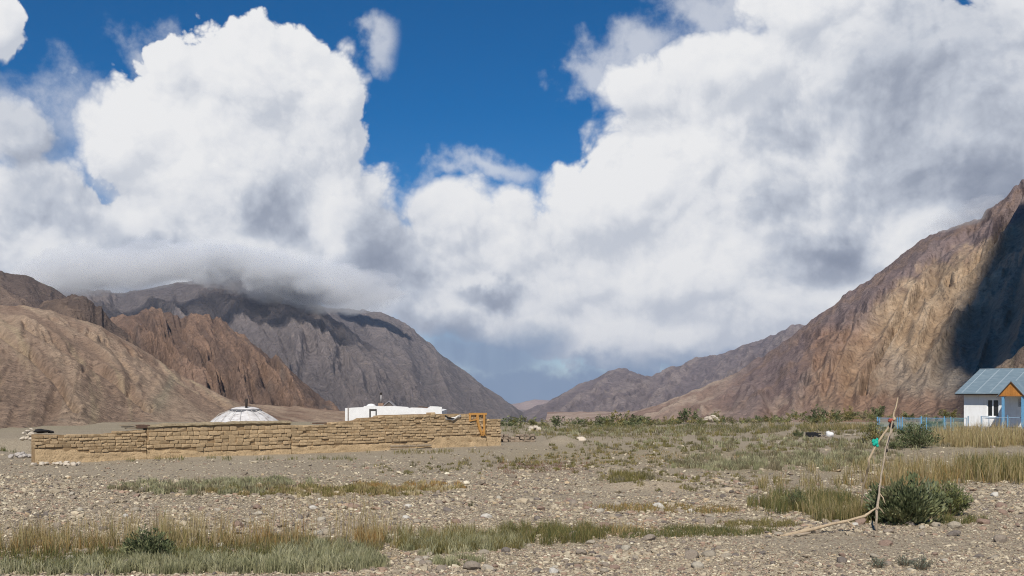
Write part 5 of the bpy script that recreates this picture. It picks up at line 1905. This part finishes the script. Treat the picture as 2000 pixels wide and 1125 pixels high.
# framed notice on the wall under the porch
sx = 4.02
sg_ = MB().box((sx, -0.035, 1.75), (sx + .62, -0.003, 2.32)).build('notice_board', varied('notice_grey', (0.42, 0.41, 0.42), .08, 6, .6, 0), hs_)
mb = MB()
for (u0, v0, u1, v1) in ((sx - .03, 1.72, sx + .65, 1.75), (sx - .03, 2.32, sx + .65, 2.35), (sx - .03, 1.752, sx, 2.318), (sx + .62, 1.752, sx + .65, 2.318)):
    mb.box((u0, -0.05, v0), (u1, -0.003, v1))
mb.build('frame', m_frame, sg_)
MB().add([(sx + .31 + .075 * math.cos(q_ * math.pi / 5) * (1 if q_ % 2 == 0 else .5), -0.038, 2.21 + .075 * math.sin(q_ * math.pi / 5) * (1 if q_ % 2 == 0 else .5)) for q_ in range(10)], [tuple(range(10))]).build('emblem', m_shade_print, sg_)
for q_ in range(4):
    MB().box((sx + .10 + .03 * (q_ % 2), -0.0375, 2.06 - q_ * .07), (sx + .52 - .04 * (q_ % 3), -0.0355, 2.085 - q_ * .07)).build('print_line', m_shade_print, sg_)

# ------------------------------------------------------------------ blue fence left of the house
FD = 80.6


def fpt(px, py, D=FD):
    return Vector(at(px, py, D))


fn = root('fence', (fpt(1800, 841).x, FD, 0), 'bright blue metal rail fence left of the white house', 'fence')
off_ = Vector((-fn.location.x, -FD, 0))


def bar(parent, name, p1, p2, r_, mat, off, seg=6):
    return MB().tube([tuple(p1 + off), tuple(p2 + off)], r_, seg).build(name, mat, parent)


m_bluegrey = varied('faded_blue_paint', (0.20, 0.29, 0.38), 0.15, 8, 0.6, 0.2)
m_teal = varied('teal_paint', (0.155, 0.33, 0.37), 0.15, 8, 0.6, 0.2)
for (px_, t_, b_, r_, m_) in ((1713.5, 814, 841, .055, m_blue), (1717, 817, 834, .05, m_bluegrey), (1753, 815, 842, .035, m_blue), (1756.5, 815, 842, .04, m_blue), (1759.5, 816, 842, .03, m_blue),
                              (1762.5, 814, 844, .045, m_blue), (1797, 815, 842, .035, m_bluegrey), (1799.5, 813, 843, .055, m_blue), (1809.5, 815, 842, .035, m_blue),
                              (1842, 816, 842, .03, m_teal), (1844.5, 813, 843, .05, m_blue), (1847.5, 816, 842, .03, m_blue), (1857, 814, 842, .04, m_blue), (1862, 818, 842, .025, m_teal)):
    bar(fn, 'post', fpt(px_, b_ + 1), fpt(px_, t_), r_ * 0.8, m_, off_)
for (a_, b_) in ((1713.5, 1753), (1762.5, 1799.5), (1799.5, 1844.5), (1847.5, 1883)):
    bar(fn, 'rail', fpt(a_, 816.5), fpt(b_, 817), .022, m_blue if a_ < 1830 else m_teal, off_)
    bar(fn, 'rail', fpt(a_, 840.5), fpt(b_, 841), .022, m_teal, off_)
wm = MB()
for px_ in np.arange(1719, 1882, 1.5):
    p1, p2 = fpt(px_, 840.5) + off_, fpt(px_, 817) + off_
    wm.tube([tuple(p1), tuple(p2)], .0045, 3, False)
for py_ in np.arange(819, 840, 2.4):
    p1, p2 = fpt(1714, py_) + off_, fpt(1883, py_ + .3) + off_
    wm.tube([tuple(p1), tuple(p2)], .0045, 3, False)
o = wm.build('wire_netting', m_teal, fn)
o['kind'] = 'stuff'
for (px_, py_) in ((1717, 820.5), (1717, 824)):
    q_ = fpt(px_, py_) + off_ + Vector((0, -.06, 0))
    MB().box((q_.x - .05, q_.y - .02, q_.z - .05), (q_.x + .05, q_.y + .02, q_.z + .05)).build('hinge_plate', m_blue, fn)
RD = 79.2
rl = root('railing', (fpt(1930, 842, RD).x, RD, 0), 'faded blue garden railing in front of the white house', 'railing')
off_ = Vector((-rl.location.x, -RD, 0))
for (px_, t_, b_, r_, m_) in ((1887.5, 816, 841, .025, m_bluegrey), (1891, 812.5, 841, .055, m_bluegrey), (1916.5, 812.5, 842, .05, m_bluegrey), (1919.5, 816, 841, .02, m_bluegrey), (1931.5, 815, 841, .035, m_bluegrey),
                              (1968, 811, 842, .05, m_blue), (1970.5, 815, 842, .03, m_bluegrey), (1997, 814, 842, .035, m_blue), (2030, 814, 842, .035, m_blue)):
    bar(rl, 'post', fpt(px_, b_ + 2, RD), fpt(px_, t_, RD), r_ * .8, m_, off_)
for (a_, y1_, b_, y2_) in ((1884, 816.5, 1888, 816.5), (1916.5, 813, 1932, 813), (1919.5, 816.3, 1968, 815.5), (1970.5, 815.5, 2030, 815.5)):
    bar(rl, 'rail', fpt(a_, y1_, RD), fpt(b_, y2_, RD), .026, m_bluegrey, off_)

# ------------------------------------------------------------------ stick tripod with rags
m_bark = varied('dry_pale_wood', (0.42, 0.325, 0.215), 0.2, 10, 0.9, 0.6, 0.006, c2=(0.27, 0.195, 0.125))
m_wood2 = varied('grey_dry_wood', (0.33, 0.265, 0.195), 0.2, 10, 0.9, 0.6, 0.006, c2=(0.22, 0.165, 0.115))
m_red = varied('red_rag', (0.30, 0.075, 0.05), 0.3, 10, 0.95, 0.5)
m_green = varied('turquoise_rag', (0.015, 0.36, 0.26), 0.2, 10, 0.9, 0.5)
tx, ty = gpt(1712, 1038)
tx, ty = float(tx), float(ty)
tr = root('stick_tripod', (tx, ty, float(gz(tx, ty))), 'tall bent pole lashed to a forked stick, tied with red and turquoise rags', 'stick tripod')
TO = Vector((-tx, -ty, -float(gz(tx, ty))))


def pole(name, pts, rad, mat, parent, off, seg=8):
    P = [Vector(at(a, b_, d_)) + off for a, b_, d_ in pts]
    # subdivide with a little irregularity
    Q, R_ = [], []
    for i in range(len(P) - 1):
        for t in (0, .33, .66):
            Q.append(P[i].lerp(P[i + 1], t) + Vector((random.gauss(0, .004), random.gauss(0, .004), 0)))
            R_.append((rad[i] * (1 - t) + rad[i + 1] * t) * random.uniform(.9, 1.12))
    Q.append(P[-1])
    R_.append(rad[-1])
    return MB().tube(Q, R_, seg).build(name, mat, parent, True)


pole('pole', [(1680, 1014, 22.95), (1684, 968, 22.75), (1687, 948, 22.65), (1693, 925, 22.55), (1697, 906, 22.38), (1697, 896, 22.38), (1712, 868, 22.40), (1726, 848, 22.42), (1736, 834, 22.44), (1744, 818, 22.46), (1748, 800, 22.5), (1754, 776, 22.56)],
     [.022, .022, .022, .021, .021, .026, .022, .022, .023, .019, .016, .008], m_bark, tr, TO)
pole('pole', [(1712, 1040, ty), (1711.5, 1012, ty), (1713, 990, ty + .1), (1717, 962, ty + .3), (1721, 930, ty + .6), (1727, 895, ty + .8), (1731, 870, ty + 1.05), (1738, 845, ty + 1.25), (1743, 822, ty + 1.38)],
     [.026, .024, .027, .021, .018, .015, .015, .015, .013], m_wood2, tr, TO)
pole('hanging_branch', [(1742, 838, 22.40), (1737, 855, 22.36), (1733, 872, 22.34), (1731, 884, 22.33), (1732, 900, 22.32)], [.022, .018, .016, .014, .006], m_wood2, tr, TO)
pole('twig', [(1717, 962, ty + .3), (1724, 972, ty + .2), (1729, 984, ty + .1)], [.012, .010, .005], m_bark, tr, TO, 5)
pole('twig', [(1713, 988, ty), (1722, 997, ty - .05), (1727, 1004, ty - .05)], [.010, .010, .005], m_bark, tr, TO, 5)
q_ = Vector(at(1741, 824, 22.42)) + TO
lump('red_rag', m_red, q_ + Vector((-.03, -.04, .03)), (.055, .045, .045), 2.2, .45, tr)
lump('lashing', m_pipe, q_ + Vector((.0, -.02, -.07)), (.055, .05, .05), 4.2, .45, tr)
q2 = Vector(at(1746, 818, 22.42)) + TO
lump('pale_knot', m_bark, q2, (.035, .035, .05), 6.2, .4, tr)
q3 = Vector(at(1732, 880, 22.32)) + TO
lump('lashing', m_pipe, q3, (.03, .03, .035), 7.7, .5, tr, 2)
q4 = Vector(at(1709, 864, 22.42)) + TO
gr_ = lump('turquoise_rag', m_green, q4 + Vector((.0, -.05, .0)), (.055, .035, .060), 9.2, .35, tr)
for (dx, dz, r1) in ((-.055, .03, .035), (.02, .055, .03), (.03, -.06, .03), (-.035, -.03, .035)):
    lump('rag_end', m_green, Vector((dx, -.01, dz)), (r1, .02, r1 * 1.2), dx * 50, .5, gr_, 2)

# fallen branch leaning on the stick
bx, by = gpt(1535, 1047)
bx, by = float(bx), float(by)
br = root('fallen_branch', (bx, by, 0), 'long pale dead branch lying with one end up against the stick', 'branch')
BO = Vector((-bx, -by, 0))
zg = lambda a, b_: float(gpt(a, b_)[1])
pole('limb', [(1530, 1047.5, 20.30), (1560, 1040, 20.5), (1590, 1033, 20.6), (1625, 1023.5, 20.7), (1655, 1017.5, 20.8), (1688, 1008, 20.9), (1700, 1000, 20.95), (1710, 992.5, 20.98)],
     [.045, .042, .034, .030, .028, .026, .022, .016], m_bark, br, BO)
pole('twig', [(1560, 1040, 20.5), (1572, 1034, 20.6), (1583, 1029, 20.7)], [.03, .028, .022], m_bark, br, BO)
pole('twig', [(1545, 1047, 20.3), (1562, 1044, 20.3), (1583, 1040.5, 20.35)], [.028, .028, .022], m_wood2, br, BO)
pole('twig', [(1655, 1018, 20.8), (1663, 1024, 20.7), (1670, 1030, 20.6)], [.016, .016, .012], m_bark, br, BO)
pole('twig', [(1507, 1049.5, 20.2), (1520, 1047, 20.25), (1532, 1046, 20.3)], [.016, .02, .024], m_bark, br, BO)

# ------------------------------------------------------------------ small things on the gravel
gx0, gy0 = gpt(1586, 853)
gx0, gy0 = float(gx0), float(gy0)
m_blk = varied('black_plastic', (0.012, 0.012, 0.014), 0.3, 6, 0.5, 0.2)
bx_ = root('black_box', (gx0, gy0, float(gz(gx0, gy0))), 'flat black open box lying on the gravel left of the white boulder', 'box')
mb = MB().box((-.36, -.2, 0), (.36, .2, .04)).box((-.36, -.2, .04), (-.32, .2, .30)).box((.32, -.2, .04), (.36, .2, .24)).box((-.32, .16, .04), (.32, .2, .30)).box((-.32, -.2, .04), (.32, -.16, .27))
mb.build('tray', m_blk, bx_, bevel=.01)
MB().box((.30, -.24, .20), (.52, -.0, .25)).build('flap', m_blk, bx_)
m_boulder = varied('white_boulder', (0.66, 0.65, 0.63), 0.1, 4, 0.95, 0.5, 0.03)
gx0, gy0 = gpt(1620, 853)
o = lump('boulder', m_boulder, (float(gx0), float(gy0), .13), (.26, .22, .22), 3.3, .3)
tag(o, 'bright white boulder on the gravel beside the black box', 'boulder')
for i, (a_, b_, s_) in enumerate(((1602, 853, .13), (1609, 852, .15), (1613, 854, .10), (1594, 854, .10))):
    gx0, gy0 = gpt(a_, b_)
    put('stone', big_meshes[(1, 4, 7, 10)[i]], ground, (float(gx0), float(gy0), float(gz(gx0, gy0)) + .06), (0, 0, i), (s_, s_, s_))
for i, (a_, b_, s_) in enumerate(((1655, 852, .22), (1668, 851, .15))):
    gx0, gy0 = gpt(a_, b_)
    put('stone', big_meshes[(0, 6)[i]], ground, (float(gx0), float(gy0), float(gz(gx0, gy0)) + .06), (0, 0, i * 2), (s_, s_, s_))
gx0, gy0 = gpt(1134, 862)
o = lump('boulder', varied('pale_boulder', (0.55, 0.47, 0.37), .12, 4, .95, .5, .03), (float(gx0), float(gy0), .10), (.30, .2, .17), 8.3, .35)
tag(o, 'pale cream boulder beside the grey mound of earth', 'boulder')
gx0, gy0 = gpt(1122, 861)
o = lump('boulder', m_black, (float(gx0), float(gy0), .10), (.11, .12, .13), 1.3, .3)  # black lump put in as the shaded side of the pale boulder
tag(o, 'black lump standing in for the shaded side of the pale cream boulder', 'boulder')
# heaps of pale rubble
def heap(label, px_, py_, w_px, h_px, D, n, mat, seed):
    z_ = HC - (py_ - HZ) / F * D
    c_ = Vector(at(px_, py_, D))
    r_ = root('rubble_heap', c_, label, 'rubble heap')
    q = np.random.default_rng(seed)
    W, H = w_px * D / F / 2, h_px * D / F
    for j in range(n):
        u = q.uniform(-1, 1)
        hh_ = (1 - u * u) * H * q.random()
        s_ = q.uniform(.12, .24) * min(1.2, D / 70)
        o = put('stone', big_meshes[q.integers(0, 18)], r_, (u * W, q.uniform(-.4, .4), hh_ + .02), (q.normal(0, .3), q.normal(0, .3), q.uniform(0, 6)), (s_, s_, s_))
        o.material_slots[0].link = 'OBJECT'
        o.material_slots[0].material = mat


m_rub = varied('pale_rubble', (0.50, 0.43, 0.34), .15, 5, .95, .4)
heap('heap of pale rubble in the thicket right of the large round shrub', 1390, 823, 32, 11, 92, 26, m_rub, 1)
heap('small pale rubble heap at the left start of the thicket', 1044, 841, 22, 7, 80, 16, m_rub, 2)
heap('pale rubble beside the left end of the mud wall, behind the bush', 58, 858, 20, 20, 50, 24, m_rub, 3)
heap('grey stones left of the foot of the mud wall', 40, 893, 50, 6, 46, 24, varied('grey_rubble', (0.40, 0.36, 0.32), .15, 5, .95, .4), 4)
heap('row of fallen stones along the left foot of the mud wall', 110, 908, 90, 4, 41.3, 20, m_rub, 5)
